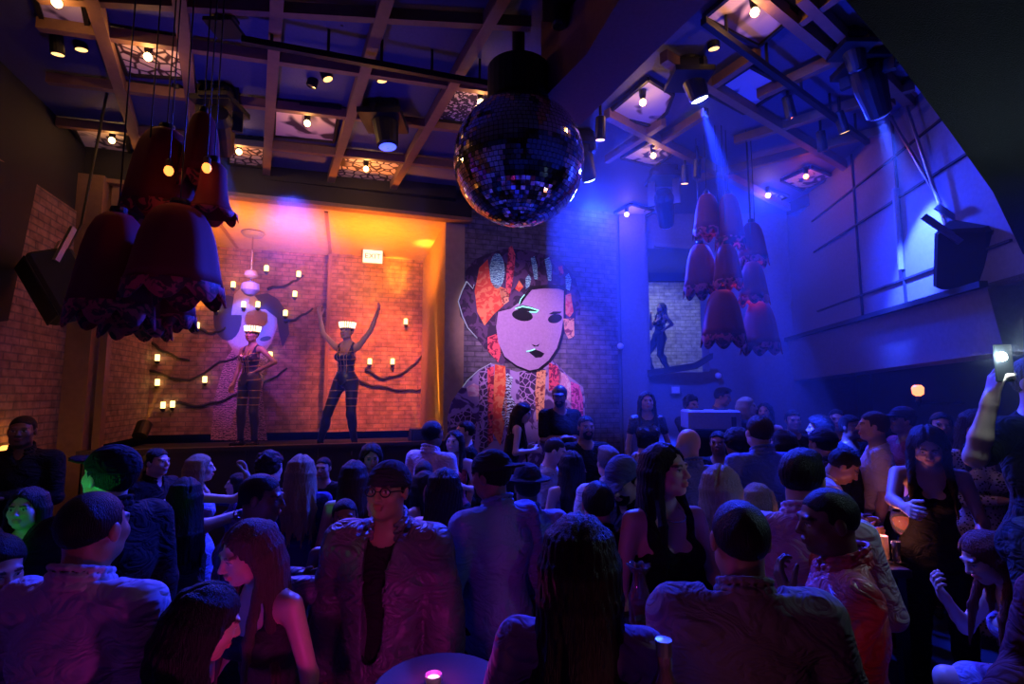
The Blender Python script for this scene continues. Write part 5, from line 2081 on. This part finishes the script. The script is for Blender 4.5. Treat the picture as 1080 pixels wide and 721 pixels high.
P_(552, 424, 5.8, -80, 'woman with very long dark hair leaning along the mural bottom', sex='f', skin=S1, hair='verylong', top=('strap', BLK), arms=('hold', 'hold'), lod=1, ground=.45, lean=14, head=(-20, -10, 0))
P_(618, 438, 5.5, 190, 'bearded man in a black shirt below the capped man by the mural edge', skin=S3, hair='buzz', beard=True, top=('tee', BLK), arms=('down', 'hold'), lod=1)
P_(586, 461, 4.6, -100, 'bearded man in a grey tee looking down below the mural', skin=S1, hair='buzz', haircol=HBR, beard=True, top=('tee', (.3, .3, .33)), arms=('hold', 'hold'), lod=1, head=(0, -18, 0))
P_(602, 474, 4.2, 10, 'woman from behind with straight hair and thin strap dress near the grey tee man', sex='f', skin=S1, hair='long', top=('strap', (.25, .28, .5)), arms=('down', 'hold'), lod=1)
# --- far side by the alcove stage
P_(25, 438, 4.3, -150, 'man in black standing alone against the brick wall corner', skin=S4, hair='buzz', top=('shirt', BLK), arms=('cross', 'cross'), lod=1)
P_(457, 443, 4.85, -30, 'man in a pale short sleeved shirt by the orange pillar', skin=S4, hair='short', top=('polo', (.6, .5, .56)), arms=('down', 'down'), lod=1)
P_(479, 453, 5.4, 165, 'bare shouldered woman behind the pale shirt man at the pillar', sex='f', skin=S1, hair='long', top=('strap', REDC), arms=('hold', 'hold'), lod=1)
P_(490, 443, 5.8, 110, 'person in black looking sideways at the mural corner', skin=S1, hair='short', top=('tee', BLK), arms=('down', 'hold'), lod=0)
P_(392, 466, 4.7, 200, 'person with blue lit hair looking down below the raised-arm dancer', sex='f', skin=S2, hair='bob', haircol=HBR, top=('tee', BLK), lod=1, head=(0, -20, 0))
P_(341, 482, 4.9, 180, 'dim faced man in the shade of the stage front', skin=S2, hair='buzz', top=('tee', DRK), lod=0)
P_(167, 472, 4.3, -100, 'dark haired man in profile before the stage end, black clothes', skin=S1, hair='short', top=('shirt', BLK), lod=1, arms=('down', 'hold'))
P_(213, 478, 4.2, -60, 'woman with light hair throwing an arm forward by the stage front', sex='f', skin=S1, hair='bob', haircol=HBL, top=('strap', (.3, .3, .55)), arms=('down', ((.25, .9, -.1), (0, 1, .5))), lod=1)
P_(250, 498, 4.6, 120, 'small woman with a raised fist in the gap before the stage', sex='f', skin=S1, hair='bob', top=('tee', (.06, .05, .2)), arms=('down', 'fwd_up'), lod=1, curl=1.1)
P_(286, 473, 4.0, -20, 'man with fluffy blue lit hair facing the stage', skin=S1, hair='curly', haircol=HBR, top=('tee', NAVY), lod=1, arms=('down', 'hold'))
P_(318, 478, 3.7, 20, 'woman with wavy fair hair shining blue beside the fluffy haired man', sex='f', skin=S1, hair='wavy', haircol=HBL, top=('tee', (.05, .06, .2)), lod=1, arms=('hold', 'down'))
P_(374, 484, 3.7, 5, 'woman from behind with long blue lit hair and bare shoulders below the dancer', sex='f', skin=S1, hair='long', haircol=HBR, top=('strap', BLK), lod=1)
P_(450, 496, 4.0, -120, 'woman with side swept hair behind the shoulder of the bespectacled man', sex='f', skin=S1, hair='long', top=('strap', (.3, .25, .4)), lod=1, arms=('hold', 'down'))
P_(447, 485, 4.4, 10, 'dark haired head before the pale shirt man', skin=S4, hair='short', top=('tee', DRK), lod=0)
# --- middle of the floor
P_(196, 502, 3.3, 40, 'dark haired person with a bent arm raised to the shoulder beside the light haired woman', sex='f', skin=S2, hair='long', top=('strap', (.03, .03, .08)), arms=('face', 'side_up'), lod=1)
P_(278, 499, 2.55, -85, 'dark man in profile leaning in behind the green lit woman', skin=S4, hair='buzz', top=('shirt', ('satin', (.10, .06, .14))), lod=2, arms=('hold', 'reach'), lean=8)
P_(364, 526, 2.95, -160, 'short haired dark head with ear hoops behind the bespectacled man', sex='f', skin=S4, hair='buzz', top=('strap', BLK), lod=1, earring=True)
P_(470, 492, 3.05, -15, 'woman from behind with long straight black hair in the dark middle', sex='f', skin=S2, hair='verylong', hairlen=.85, top=('strap', (.05, .05, .12)), lod=2, arms=('hold', 'hold'))
P_(517, 473, 2.75, 40, 'broad man from behind in a backwards cap and blue lit shirt', skin=S3, hair='short', hat='backcap', hatcol=DRK, beard=True, top=('rolled', (.20, .28, .52)), bottom=BLK, lod=2, arms=('hold', 'down'), bulk=1.18, head=(20, -6, 0))
P_(556, 487, 3.2, 10, 'person in a brimmed hat and pale blue shirt facing the stage', skin=S3, hair='short', hat='hat', hatcol=(.03, .03, .06), top=('shirt', (.35, .40, .55)), lod=1, arms=('hold', 'down'), bulk=1.1)
P_(641, 469, 3.9, 15, 'man with tousled grey hair and a pale shirt from behind', skin=S1, hair='quiff', haircol=HGR, top=('rolled', WHT), lod=1, arms=('down', 'hold'))
P_(656, 479, 2.95, 130, 'bearded man in a cap looking down beside the tousled man', skin=S1, hair='short', hat='cap', hatcol=(.12, .14, .25), beard=True, top=('shirt', DRK), lod=2, arms=('hold', 'hold'), head=(10, -28, 0))
P_(630, 506, 2.65, 0, 'round black haired head over a dark jacket below the tousled man', skin=S2, hair='short', top=('jacket', BLK), lod=1)
P_(725, 452, 3.9, 10, 'bald man from behind in a blue shirt', skin=S1, hair=None, top=('shirt', BLU), lod=1, arms=('hold', 'down'))
P_(776, 449, 4.6, 20, 'woman with a big round afro before the DJ booth', sex='f', skin=S3, hair='afro', top=('strap', BLK), lod=1)
P_(757, 454, 5.15, 150, 'dim face between the bald man and the afro woman', skin=S3, hair='short', top=('tee', BLK), lod=0)
P_(799, 437, 4.1, 5, 'tall man from behind in a denim blue shirt', skin=S1, hair='short', haircol=HBR, top=('rolled', BLU), lod=2, arms=('hold', 'pocket'))
P_(760, 488, 2.8, -35, 'blonde woman from behind with shoulder length hair next to the black dress', sex='f', skin=S1, hair='bob', hairlen=1.2, haircol=HBL, top=('tee', BLK), lod=2)
P_(797, 508, 3.2, 10, 'small light haired woman between the blonde and the lilac shirt', sex='f', skin=S1, hair='bob', haircol=HBL, top=('tee', NAVY), lod=1)
P_(845, 472, 2.35, -25, 'man from behind in a lilac shirt with glasses', skin=S2, hair='quiff', haircol=HB, top=('shirt', LILAC), lod=2, arms=('hold', 'hold'), glasses=True, head=(-20, -8, 0))
P_(889, 472, 3.75, -120, 'man in a white jacket bowing his head over the bar table', skin=S3, hair='short', top=('jacket', WHT), under=('tee', WHT), lod=1, lean=10, head=(0, -30, 0), arms=('hold', 'hold'))
P_(866, 450, 4.2, 15, 'dark blue beanie head beyond the lilac shirt man', skin=S3, hair='short', hat='beanie', hatcol=NAVY, top=('jacket', NAVY), lod=1)
P_(824, 452, 4.75, 30, 'black haired woman in shade beside the denim shirt man', sex='f', skin=S2, hair='bob', top=('tee', BLK), lod=0)
P_(806, 424, 6.15, 140, 'long haired woman dim in the haze past the DJ booth', sex='f', skin=S1, hair='long', top=('strap', NAVY), lod=0, ground=.45, arms=('hold', 'down'))
P_(836, 432, 5.8, 170, 'man dim in the crowd under the hazy lampshades', ground=.2, skin=S2, hair='short', top=('tee', DRK), lod=0)
P_(862, 436, 5.2, 60, 'person with a round head under the fascia edge', ground=.2, skin=S3, hair='afro', top=('tee', DRK), lod=0)
P_(882, 431, 5.6, 150, 'reddish lit man in the far crowd beneath the house wall', ground=.2, skin=S2, hair='buzz', top=('tee', (.2, .05, .05)), lod=0)
P_(897, 437, 4.9, 200, 'dark man next to the white shirted one at the back', ground=.2, skin=S4, hair='short', top=('tee', BLK), lod=0)
P_(919, 433, 4.2, 60, 'man in a white short sleeved shirt standing beside the bar table', ground=.2, skin=S2, hair='short', haircol=HBR, top=('tee', (.7, .62, .66)), lod=1, arms=('down', 'pocket'), bulk=1.05)
P_(950, 428, 4.8, 80, 'man in a dull red shirt behind the white shirted man', ground=.2, skin=S3, hair='short', hat='cap', hatcol=NAVY, top=('tee', (.28, .06, .08)), lod=0)
P_(992, 434, 4.6, 150, 'man in dark clothes behind the woman in black at the bar table', ground=.2, skin=S2, hair='short', top=('tee', NAVY), lod=0)
# --- near crowd
P_(702, 466, 2.56, 195, 'woman in a black dress with bare shoulders, long dark hair and a necklace', sex='f', skin=S1, hair='long', hairlen=.85, top=('dress', BLK), bottom=None, arms=('low_hold', 'down'), lod=2, head=(28, 2, 0), necklace=True, bulk=1.05)
P_(977, 447, 3.2, 150, 'woman in a sleeveless black top by the bar table, long brown hair', ground=.2, sex='f', skin=S1, hair='long', haircol=HBR, top=('tank', BLK), bottom=BLK, arms=('low_hold', 'reach'), lod=2, head=(-6, -24, 0), lean=6)
P_(1029, 430, 3.6, 165, 'woman in a leopard print dress with a hand at her chest', ground=.2, sex='f', skin=S2, hair='wavy', haircol=HBR, top=('longdress', ('leopard',)), bottom=None, arms=('chin', 'cross'), lod=2, head=(-10, -14, 0))
P_(30, 513, 2.9, -165, 'dark haired woman with a green lit face near the brick corner', sex='f', skin=S1, hair='long', top=('strap', BLK), arms=('down', 'chin'), lod=2)
P_(118, 468, 2.35, 75, 'man in profile with a black cap and green lit cheek', skin=S1, hair='short', hat='cap', hatcol=BLK, top=('jacket', BLK), lod=2, bulk=1.1, head=(0, 8, 0), arms=('hold', 'down'))
P_(0, 556, 1.9, -120, 'woman at the picture edge in a sequined dress with green lit neck', sex='f', skin=S2, hair='bun', top=('dress', ('sequin', (.5, .3, .12))), arms=('low_hold', 'low_hold'), lod=2, head=(10, -18, 0), bottom=None)
P_(152, 540, 2.8, 120, 'woman in a green glinting sequin top behind the white shirt back', sex='f', skin=S3, hair='bob', top=('tee', ('sequin', (.2, .5, .3))), arms=('down', 'hold'), lod=1)
P_(103, 517, 1.7, -5, 'big man from behind in a white shirt nearest the viewer', skin=S3, hair='buzz', top=('shirt', (.46, .44, .55)), lod=2, bulk=1.1, arms=('hold', 'down'))
P_(262, 546, 2.0, 155, 'woman with long straight hair and a green and pink lit face bending forward', sex='f', skin=S1, hair='long', hairlen=1.25, haircol=(.10, .05, .05), top=('strap', (.05, .03, .05)), arms=('down', 'low_hold'), lod=2, lean=10, head=(-14, -8, 0))
P_(222, 612, 1.62, -50, 'dark haired person leaning past in a purple lit top below the pink lit woman', sex='f', skin=S2, hair='bob', hairlen=.9, top=('tee', (.20, .12, .28)), arms=('down', 'reach'), lod=2, lean=22)
P_(410, 485, 2.3, 172, 'man facing the viewer with round glasses, dark beanie and dark bomber jacket', skin=S3, hair='short', hat='beanie', hatcol=(.02, .02, .035), top=('jacket', ('satin', (.10, .07, .10))), under=('tee', (.015, .013, .015)), lod=2, arms=('down', 'pocket'), glasses=True, head=(-4, 4, 0), bulk=1.06)
P_(611, 538, 1.45, -12, 'woman from behind with very long wavy black hair in a pale top', sex='f', skin=S2, hair='verylong', hairlen=1.0, haircol=(.022, .012, .012), top=('rolled', (.26, .18, .28)), lod=2, arms=('hold', ((.05, .30, -1), (-.3, 1, .1))), bulk=.95)
P_(778, 526, 1.62, -8, 'man from behind in a grey jacket with raised collar', skin=S3, hair='buzz', top=('jacket', (.20, .155, .17)), lod=2, bulk=.94, arms=(((.06, .30, -1), (-.15, 1, .1)), 'low_hold'))
P_(870, 514, 1.95, 70, 'man in profile in a shiny plum striped shirt', skin=S4, hair='buzz', top=('shirt', ('satin', (.5, .09, .11))), lod=2, bulk=1.05, arms=('chin', 'down'), head=(15, -8, 0))
P_(1036, 558, 2.5, 75, 'seated woman bathed in blue light leaning her cheek on her hand', sex='f', skin=S1, hair='long', haircol=HRED, top=('dress', (.30, .26, .42)), bottom=None, legs='sit', arms=('lap', 'face'), lod=2, lean=22, head=(8, -8, 0), H=1.66, short=True)
P_(1150, 524, 1.7, 100, 'person in a wide black hat with red lit hair at the picture edge', sex='f', skin=S2, hair='long', haircol=HRED, hat='widehat', hatcol=BLK, top=('jacket', (.10, .02, .03)), lod=2, arms=('lap', 'lap'), H=1.7, legs='sit')
P_(1096, 374, 2.25, 185, 'person holding a shining phone up high at the picture edge', skin=S1, hair='short', haircol=HBR, top=('tee', BLK), arms=('down', ((.85, .35, -.32), (-.12, .25, 1))), lod=2, H=1.72)
build_people()
for i, sp in enumerate(PEOPLE):
    if sp['H']:
        print('GROUND', i, sp['label'][:40], round(sp['ground'], 2), [round(q, 2) for q in FIG[i]['base']])
# ------------------------------------------------------------------ platforms, tables, seats, things on them
def fig(text):
    for i, sp in enumerate(PEOPLE):
        if text in sp['label']:
            return FIG[i]


def glass_mat(name, col, rough=.03):
    m, nt, b = new_mat(name)
    b.inputs['Base Color'].default_value = (*col, 1)
    b.inputs['Transmission Weight'].default_value = 0.9
    b.inputs['Roughness'].default_value = rough
    b.inputs['IOR'].default_value = 1.45
    return m


GLASS = glass_mat('clear_glass', (0.95, 0.95, 1.0))
RGLASS = glass_mat('rosy_glass', (1.0, 0.6, 0.7), .06)
WOODT = simple('dark_table_top', (0.03, 0.018, 0.016), .5, spec=.2)

struct(MB().prism([(-0.35, 5.62, 0), (3.2, 5.62, 0), (3.2, 7.95, 0), (1.65, 7.85, 0), (-0.35, 7.2, 0)], (0, 0, .45)).build('floor_booth_riser', M['dark']))
struct(MB().prism([(2.42, 2.95, 0), (4.9, 2.95, 0), (4.9, 6.4, 0), (3.22, 6.4, 0), (3.22, 5.6, 0), (2.6, 5.6, 0)], (0, 0, .2)).build('floor_bar_riser', M['dark']))
struct(MB().box((2.75, 1.15, .15), (2.4, 2.5, .30)).build('floor_banquette_riser', M['dark']))


def tumbler(p, r, h, label, mat=GLASS, liquid=None, group='drinking glasses'):
    root = thing('tumbler', label, 'glass', tuple(p), group)
    MB().lathe([(r * .8, 0), (r * .84, .004), (r, h), (r * .93, h), (r * .78, .012), (.002, .012)], p, 20, cap=True).build('glass_body', mat, root, smooth=True)
    if liquid:
        MB().lathe([(r * .76, .014), (r * .86, h * .55), (.002, h * .56)], p, 20).build('drink', liquid, root, smooth=True)
        ice = MB()
        rg = random.Random(int(p.x * 1000))
        for k in range(3):
            ice.box((p.x + rg.uniform(-.4, .4) * r, p.y + rg.uniform(-.4, .4) * r, p.z + h * (.5 + .1 * k)), (r * .6, r * .6, r * .55), rotm_b(rg.uniform(0, 1), rg.uniform(0, 1)), bev=.004)
        ice.build('ice_cubes', GLASS, root)
    return root


def rotm_b(a, b):
    return Matrix.Rotation(a, 3, 'Z') @ Matrix.Rotation(b, 3, 'X')


def table(c, sx, sy, top_z, label, round_=False):
    root = thing('bar_table', label, 'table', (c[0], c[1], 0), None)
    if round_:
        MB().lathe([(sx / 2 - .01, -.03), (sx / 2, -.02), (sx / 2, -.005), (sx / 2 - .008, 0)], (c[0], c[1], top_z), 32).build('tabletop', WOODT, root)
        MB().lathe([(.03, .03), (.03, top_z - .03)], (c[0], c[1], 0), 14).build('pedestal', M['black'], root, smooth=False)
        MB().lathe([(.22, 0), (.22, .015), (.05, .035)], (c[0], c[1], 0), 24).build('foot', M['black'], root)
    else:
        MB().box((c[0], c[1], top_z - .025), (sx, sy, .05), bev=.008).build('tabletop', WOODT, root)
        for dx in (-1, 1):
            for dy in (-1, 1):
                MB().box((c[0] + dx * (sx / 2 - .05), c[1] + dy * (sy / 2 - .05), (top_z - .05) / 2), (.05, .05, top_z - .05)).build('leg', M['black'], root)
        MB().box((c[0], c[1], top_z - .09), (sx - .08, sy - .08, .08)).build('apron', M['black'], root)
    return root


TZ = 1.08
a = onz(963, 601, TZ)
tc = (a.x - .28, a.y + .24)
table(tc, .56, .48, TZ, 'dark square bar table with a candle and glasses at its corner')
# lit candle holder
p = onz(931, 588, TZ)
root = thing('candle_holder', 'glowing pink candle holder standing on the bar table', 'candle', tuple(p))
MB().lathe([(.034, 0), (.036, .004), (.036, .135), (.031, .135), (.030, .01), (.002, .01)], p, 18, cap=True).build('holder', glass_mat('frosted_rose_glass', (1.0, .75, .72), .4), root, smooth=True)
MB().lathe([(.022, .01), (.022, .07), (.002, .075)], p, 14).build('wax', emitter('wax_glow', (1.0, .35, .22), 3.0), root, smooth=True)
MB().ball(p + Vector((0, 0, .092)), .009, 10, (1, 1, 2)).build('flame', emitter('flame_glow', (1.0, .65, .3), 14), root, smooth=True)
bulb_light('candle_light', p + Vector((0, 0, .16)), (1.0, .28, .18), 2.6, .015)
tumbler(onz(946, 592, TZ), .025, .12, 'slim clear glass between the candle and the stemmed glass', GLASS)
tumbler(onz(915, 583, TZ), .030, .14, 'tall glass at the far corner of the bar table behind the candle', GLASS, simple('dark_drink', (.1, .04, .05), .1))
# big red drink
p = onz(956, 583, TZ)
root = thing('stemmed_punch_glass', 'large stemmed glass glowing red before the woman in black', 'glass', tuple(p))
MB().lathe([(.045, 0), (.045, .006), (.010, .014), (.009, .09), (.03, .11), (.068, .16), (.075, .21), (.066, .26), (.060, .26), (.069, .21), (.060, .165), (.002, .125)], p, 24, cap=True).build('glass_body', GLASS, root, smooth=True)
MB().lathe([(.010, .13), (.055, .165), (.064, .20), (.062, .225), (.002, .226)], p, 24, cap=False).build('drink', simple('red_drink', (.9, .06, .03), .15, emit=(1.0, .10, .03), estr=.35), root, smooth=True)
mb = MB()
for k in range(4):
    mb.box(p + Vector((.02 * math.cos(k * 1.7), .02 * math.sin(k * 1.7), .235)), (.026, .026, .026), rotm_b(k, .5 * k), bev=.003)
mb.build('ice_cubes', GLASS, root)
MB().tube([p + Vector((.01, 0, .15)), p + Vector((.05, -.02, .32))], .003, 6).build('straw', M['black'], root)

# cocktail table between the long haired woman and the black dress
ct_ = at(692, 668, 2.14)
table((ct_.x, ct_.y), .46, .46, ct_.z, 'small round cocktail table before the woman in the black dress', True)
p = Vector((at(675, 640, 2.22).x, 2.22, ct_.z))
root = thing('carafe', 'rosy glass carafe with a frilled top on the round cocktail table', 'carafe', tuple(p))
MB().lathe([(.040, 0), (.046, .01), (.046, .11), (.028, .17), (.026, .20), (.050, .235), (.044, .238), (.020, .20), (.022, .17), (.040, .11), (.040, .012), (.002, .012)], p, 24, cap=True, scallop=lambda a, i: (.006 * math.sin(7 * a), .006 * math.sin(7 * a)) if i in (5, 6) else (0, 0)).build('glass_body', RGLASS, root, smooth=True)
MB().lathe([(.038, .014), (.038, .09), (.002, .092)], p, 20).build('drink', simple('pink_drink', (.8, .2, .3), .2), root, smooth=True)
p = Vector((at(680, 650, 2.08).x, 2.07, ct_.z))
tumbler(p, .042, .085, 'wide tumbler of iced red drink on the round cocktail table', RGLASS, simple('ruby_drink', (.7, .05, .10), .15))
p = Vector((at(718, 660, 2.2).x, 2.2, ct_.z))
tumbler(p, .030, .07, 'low glass at the blue lit rim of the round cocktail table', GLASS)

# bottle by the jacket man
pb = at(700, 680, 1.20)
zt = pb.z - .30
table((pb.x + .02, pb.y - .0), .34, .34, zt, 'small round table below the glass bottle at the bottom edge', True)
p = Vector((pb.x, pb.y, zt))
root = thing('bottle', 'clear ribbed bottle with rosy glints at the bottom picture edge', 'bottle', tuple(p))
MB().lathe([(.034, 0), (.037, .01), (.037, .05), (.032, .07), (.037, .09), (.037, .13), (.032, .15), (.037, .17), (.034, .21), (.014, .25), (.014, .29), (.017, .295), (.017, .305)], p, 20, cap=True).build('glass_body', RGLASS, root, smooth=True)
MB().lathe([(.018, .28), (.018, .312), (.002, .314)], p, 14).build('cap', M['steel'], root)
bulb_light('bottle_fill', Vector((pb.x + .01, pb.y - .12, zt + .10)), (1.0, .25, .40), .5, .02)  # added point light before the bottle for a rosy glow, no lamp there

# table at the bottom edge with a glowing candle
p0 = at(457, 722, 1.62)
table((p0.x + .02, p0.y), .40, .40, p0.z, 'round table at the bottom edge before the bespectacled man', True)
root = thing('tea_light', 'glowing pinkish tea light at the bottom edge before the bespectacled man', 'candle', tuple(p0))
MB().lathe([(.022, 0), (.026, .03), (.023, .03), (.020, .005), (.002, .005)], p0, 16, cap=True).build('cup', glass_mat('tea_light_glass', (1, .8, .9), .3), root, smooth=True)
MB().lathe([(.018, .006), (.018, .02), (.002, .022)], p0, 14).build('wax', emitter('tea_wax_glow', (1.0, .55, .8), 5), root, smooth=True)
bulb_light('tea_light_lamp', p0 + Vector((0, 0, .07)), MAGENTA, 1.3, .02)

# DJ booth
root = thing('dj_booth', 'DJ booth with a plain blue lit front panel on the riser', 'DJ booth', (2.25, 5.8, .45))
b0 = at(755, 443, 5.75)
MB().box((b0.x, b0.y + .18, b0.z), (.56, .5, .22), Matrix.Rotation(R(-8), 3, 'Z'), bev=.02).build('console', simple('booth_panel', (.30, .30, .36), .5), root)
MB().box((b0.x, b0.y + .22, (b0.z - .11 + .45) / 2), (.50, .42, b0.z - .11 - .45), Matrix.Rotation(R(-8), 3, 'Z')).build('plinth', M['black'], root)
MB().box((b0.x + .16, b0.y - .09, b0.z - .02), (.05, .02, .12), Matrix.Rotation(R(-8), 3, 'Z')).build('handle', M['black'], root)
mb = MB()
for k in (-1, 1):
    mb.lathe([(.08, 0), (.08, .012), (.02, .016)], (b0.x + k * .14, b0.y + .2, b0.z + .11), 20)
    root2 = mb.build('turntable', M['black'], root)
    mb = MB()
c = at(715, 411, 7.85)
root = thing('control_box', 'small white box on the blue wall above the booth camera', 'wall box', tuple(c))
MB().box((c.x, WB_Y - .06, c.z), (.16, .06, .14), bev=.012).build('housing', M['panelgrey'], root)
MB().box((c.x, WB_Y - .095, c.z), (.12, .012, .10)).build('front', simple('white_front', (.8, .8, .8), .4), root)
for (q, lab) in (((757, 396), 'small round white lamp on the dark parapet beside the niche'), ((654, 365), 'small round white disc on the blue pilaster by the mural')):
    c = at(*q, WB_Y - .12)
    o = MB().lathe([(.045, 0), (.05, .02), (.035, .04), (.005, .045)], c, 16, Matrix.Rotation(R(90), 3, 'X')).build('disc_lamp', simple('white_disc', (.75, .75, .78), .4), smooth=True)
    tag(o, lab, 'wall lamp')

# stage speaker by the pillar
c = onplane(457, 462, FP(0, .1, 0), E2)
root = thing('stage_monitor', 'black wedge monitor on the stage lip before the orange pillar', 'loudspeaker', (c.x, c.y, STAGE_Z))
c = FP(-.22, .05, STAGE_Z)
e = lambda u, w, z: c + E1 * u + E2 * w + Vector((0, 0, z))
MB().hexa([e(-.24, -.18, 0), e(.20, -.18, 0), e(.20, .18, 0), e(-.24, .18, 0), e(-.22, -.10, .30), e(.18, -.10, .30), e(.18, .16, .30), e(-.22, .16, .30)]).build('cabinet', M['blackmatte'], root)
MB().hexa([e(-.20, -.185, .03), e(.16, -.185, .03), e(.16, -.17, .03), e(-.20, -.17, .03), e(-.19, -.115, .28), e(.15, -.115, .28), e(.15, -.10, .28), e(-.19, -.10, .28)]).build('grille', M['black'], root)

# sconces
for px, py, Y, lab, col, st in ((968, 412, 4.9, 'small orange red lamp on the dark bar wall', (1.0, .22, .08), 3.0),):
    p = at(px, py, Y)
    root = thing('wall_sconce', lab, 'wall light', tuple(p))
    MB().lathe([(.02, -.05), (.045, -.03), (.05, .03), (.03, .055)], p, 16).build('shade', emitter('sconce_glow', col, st), root, smooth=True)
    MB().lathe([(.012, -.14), (.03, -.10), (.022, -.05)], p, 12).build('holder', M['black'], root)
    MB().tube([p + Vector((0, 0, -.12)), p + Vector((.5, .08, -.12))], .012, 6).build('arm', M['black'], root)
p = onplane(6, 478, LW0 + E1 * .06, E1)
root = thing('wall_sconce', 'amber lamp low on the brick wall beside the lone man', 'wall light', tuple(p))
MB().lathe([(.03, -.06), (.05, -.04), (.05, .05), (.03, .07)], p, 16).build('shade', emitter('amber_sconce_glow', (1.0, .42, .08), 2.5), root, smooth=True)
MB().tube([p + Vector((0, 0, -.05)), p - E1 * .06 + Vector((0, 0, -.05))], .015, 6).build('arm', M['black'], root)
bulb_light('amber_sconce_light', p + E1 * .12, (1.0, .42, .08), 3, .04)

# phones in hands
f = fig('shining phone')
Sh, El, Wr, fd, nr = f['J']['arm1']
h = f['G'](Wr + fd * .12)
dirw = (f['G'](Wr + fd * .22) - h).normalized()
root = thing('phone', 'phone with a blazing white flash lamp in the raised hand', 'phone', tuple(h))
MB().box(h + Vector((0, -.025, .03)), (.075, .009, .15), bev=.004).build('case', M['black'], root)
MB().lathe([(.016, 0), (.016, .004), (.002, .005)], h + Vector((-.01, -.032, .055)), 14, Matrix.Rotation(R(90), 3, 'X')).build('flash_lamp', emitter('flash_glow', (.75, .92, 1.0), 260), root)
spot('phone_flash', h + Vector((-.01, -.05, .055)), h + Vector((-.6, -2, .0)), (.55, .85, 1.0), 10, 170, .9, .02)
bulb_light('phone_flash_spill', h + Vector((-.03, -.06, .06)), (.55, .85, 1.0), 4.0, .02)

# banquette under the seated women and a stool under the seated man
def seat(c, sx, sy, z0, z1, label, back=None):
    root = thing('banquette', label, 'seat', (c[0], c[1], z0), None)
    MB().box((c[0], c[1], (z0 + z1) / 2 - .05), (sx, sy, z1 - z0 - .10), bev=.01).build('base', M['black'], root)
    MB().box((c[0], c[1], z1 - .06), (sx + .02, sy + .02, .11), bev=.04).build('cushion', simple('dark_vinyl', (.03, .02, .035), .4), root)
    if back:
        MB().box((c[0] + back, c[1], z1 + .18), (.12, sy, .5), bev=.05).build('backrest', simple('dark_vinyl_back', (.03, .02, .035), .4), root)


for txt, lab, back in (('seated woman bathed', 'dark banquette under the blue lit seated woman', .30), ('wide black hat', 'dark banquette section under the person in the wide hat', .30)):
    f = fig(txt)
    q = f['G'](V3(0, -.06, .82 if True else 0))
    z1 = q.z
    z0 = .30 if q.y < 2.35 and q.x > 1.6 else 0.0
    seat((q.x + (.05 if back else 0), q.y), .46 if back else .40, .50 if back else .40, z0, max(z0 + .2, z1), lab, back)
f = fig('shining phone')
q = f['base']
zf_ = FIG[[i for i, s_ in enumerate(PEOPLE) if 'shining phone' in s_['label']][0]]
gz = q.z
root = thing('standing_block', 'dark bench the phone holder stands on at the picture edge', 'bench', (q.x, q.y, 0))
MB().box((q.x, q.y, (gz - .06) / 2), (.6, .6, gz - .06)).build('base', M['black'], root)
MB().box((q.x, q.y, gz - .03), (.64, .64, .06), bev=.02).build('seat', simple('bench_vinyl', (.03, .02, .03), .5), root)
# ------------------------------------------------------------------ haze that shows the beams
def haze(name, lo, hi, density, label):
    m = bpy.data.materials.new(name)
    m.use_nodes = True
    nt = m.node_tree
    nt.nodes.remove(nt.nodes['Principled BSDF'])
    v = nt.nodes.new('ShaderNodeVolumeScatter')
    v.inputs['Density'].default_value = density
    v.inputs['Anisotropy'].default_value = 0.3
    v.inputs['Color'].default_value = (1, 1, 1, 1)
    nt.links.new(v.outputs[0], nt.nodes['Material Output'].inputs['Volume'])
    c = [(a + b) / 2 for a, b in zip(lo, hi)]
    o = MB().box(c, [b - a for a, b in zip(lo, hi)]).build('haze', m)
    o['kind'] = 'stuff'
    tag(o, label, 'haze')


haze('stage_haze', (0.45, 3.9, 1.75), (4.3, 8.0, 4.98), 0.020, 'thin blue smoke around the stage beams and the hazy lampshades')
haze('alcove_haze', (-5.2, 5.0, 1.6), (-0.9, 8.6, 4.5), 0.024, 'faint smoke that shows the amber beams in the alcove')
haze('bar_haze', (1.75, 1.6, 1.75), (2.95, 2.7, 2.9), 0.02, 'thin smoke glowing around the raised phone lamp at the house side')
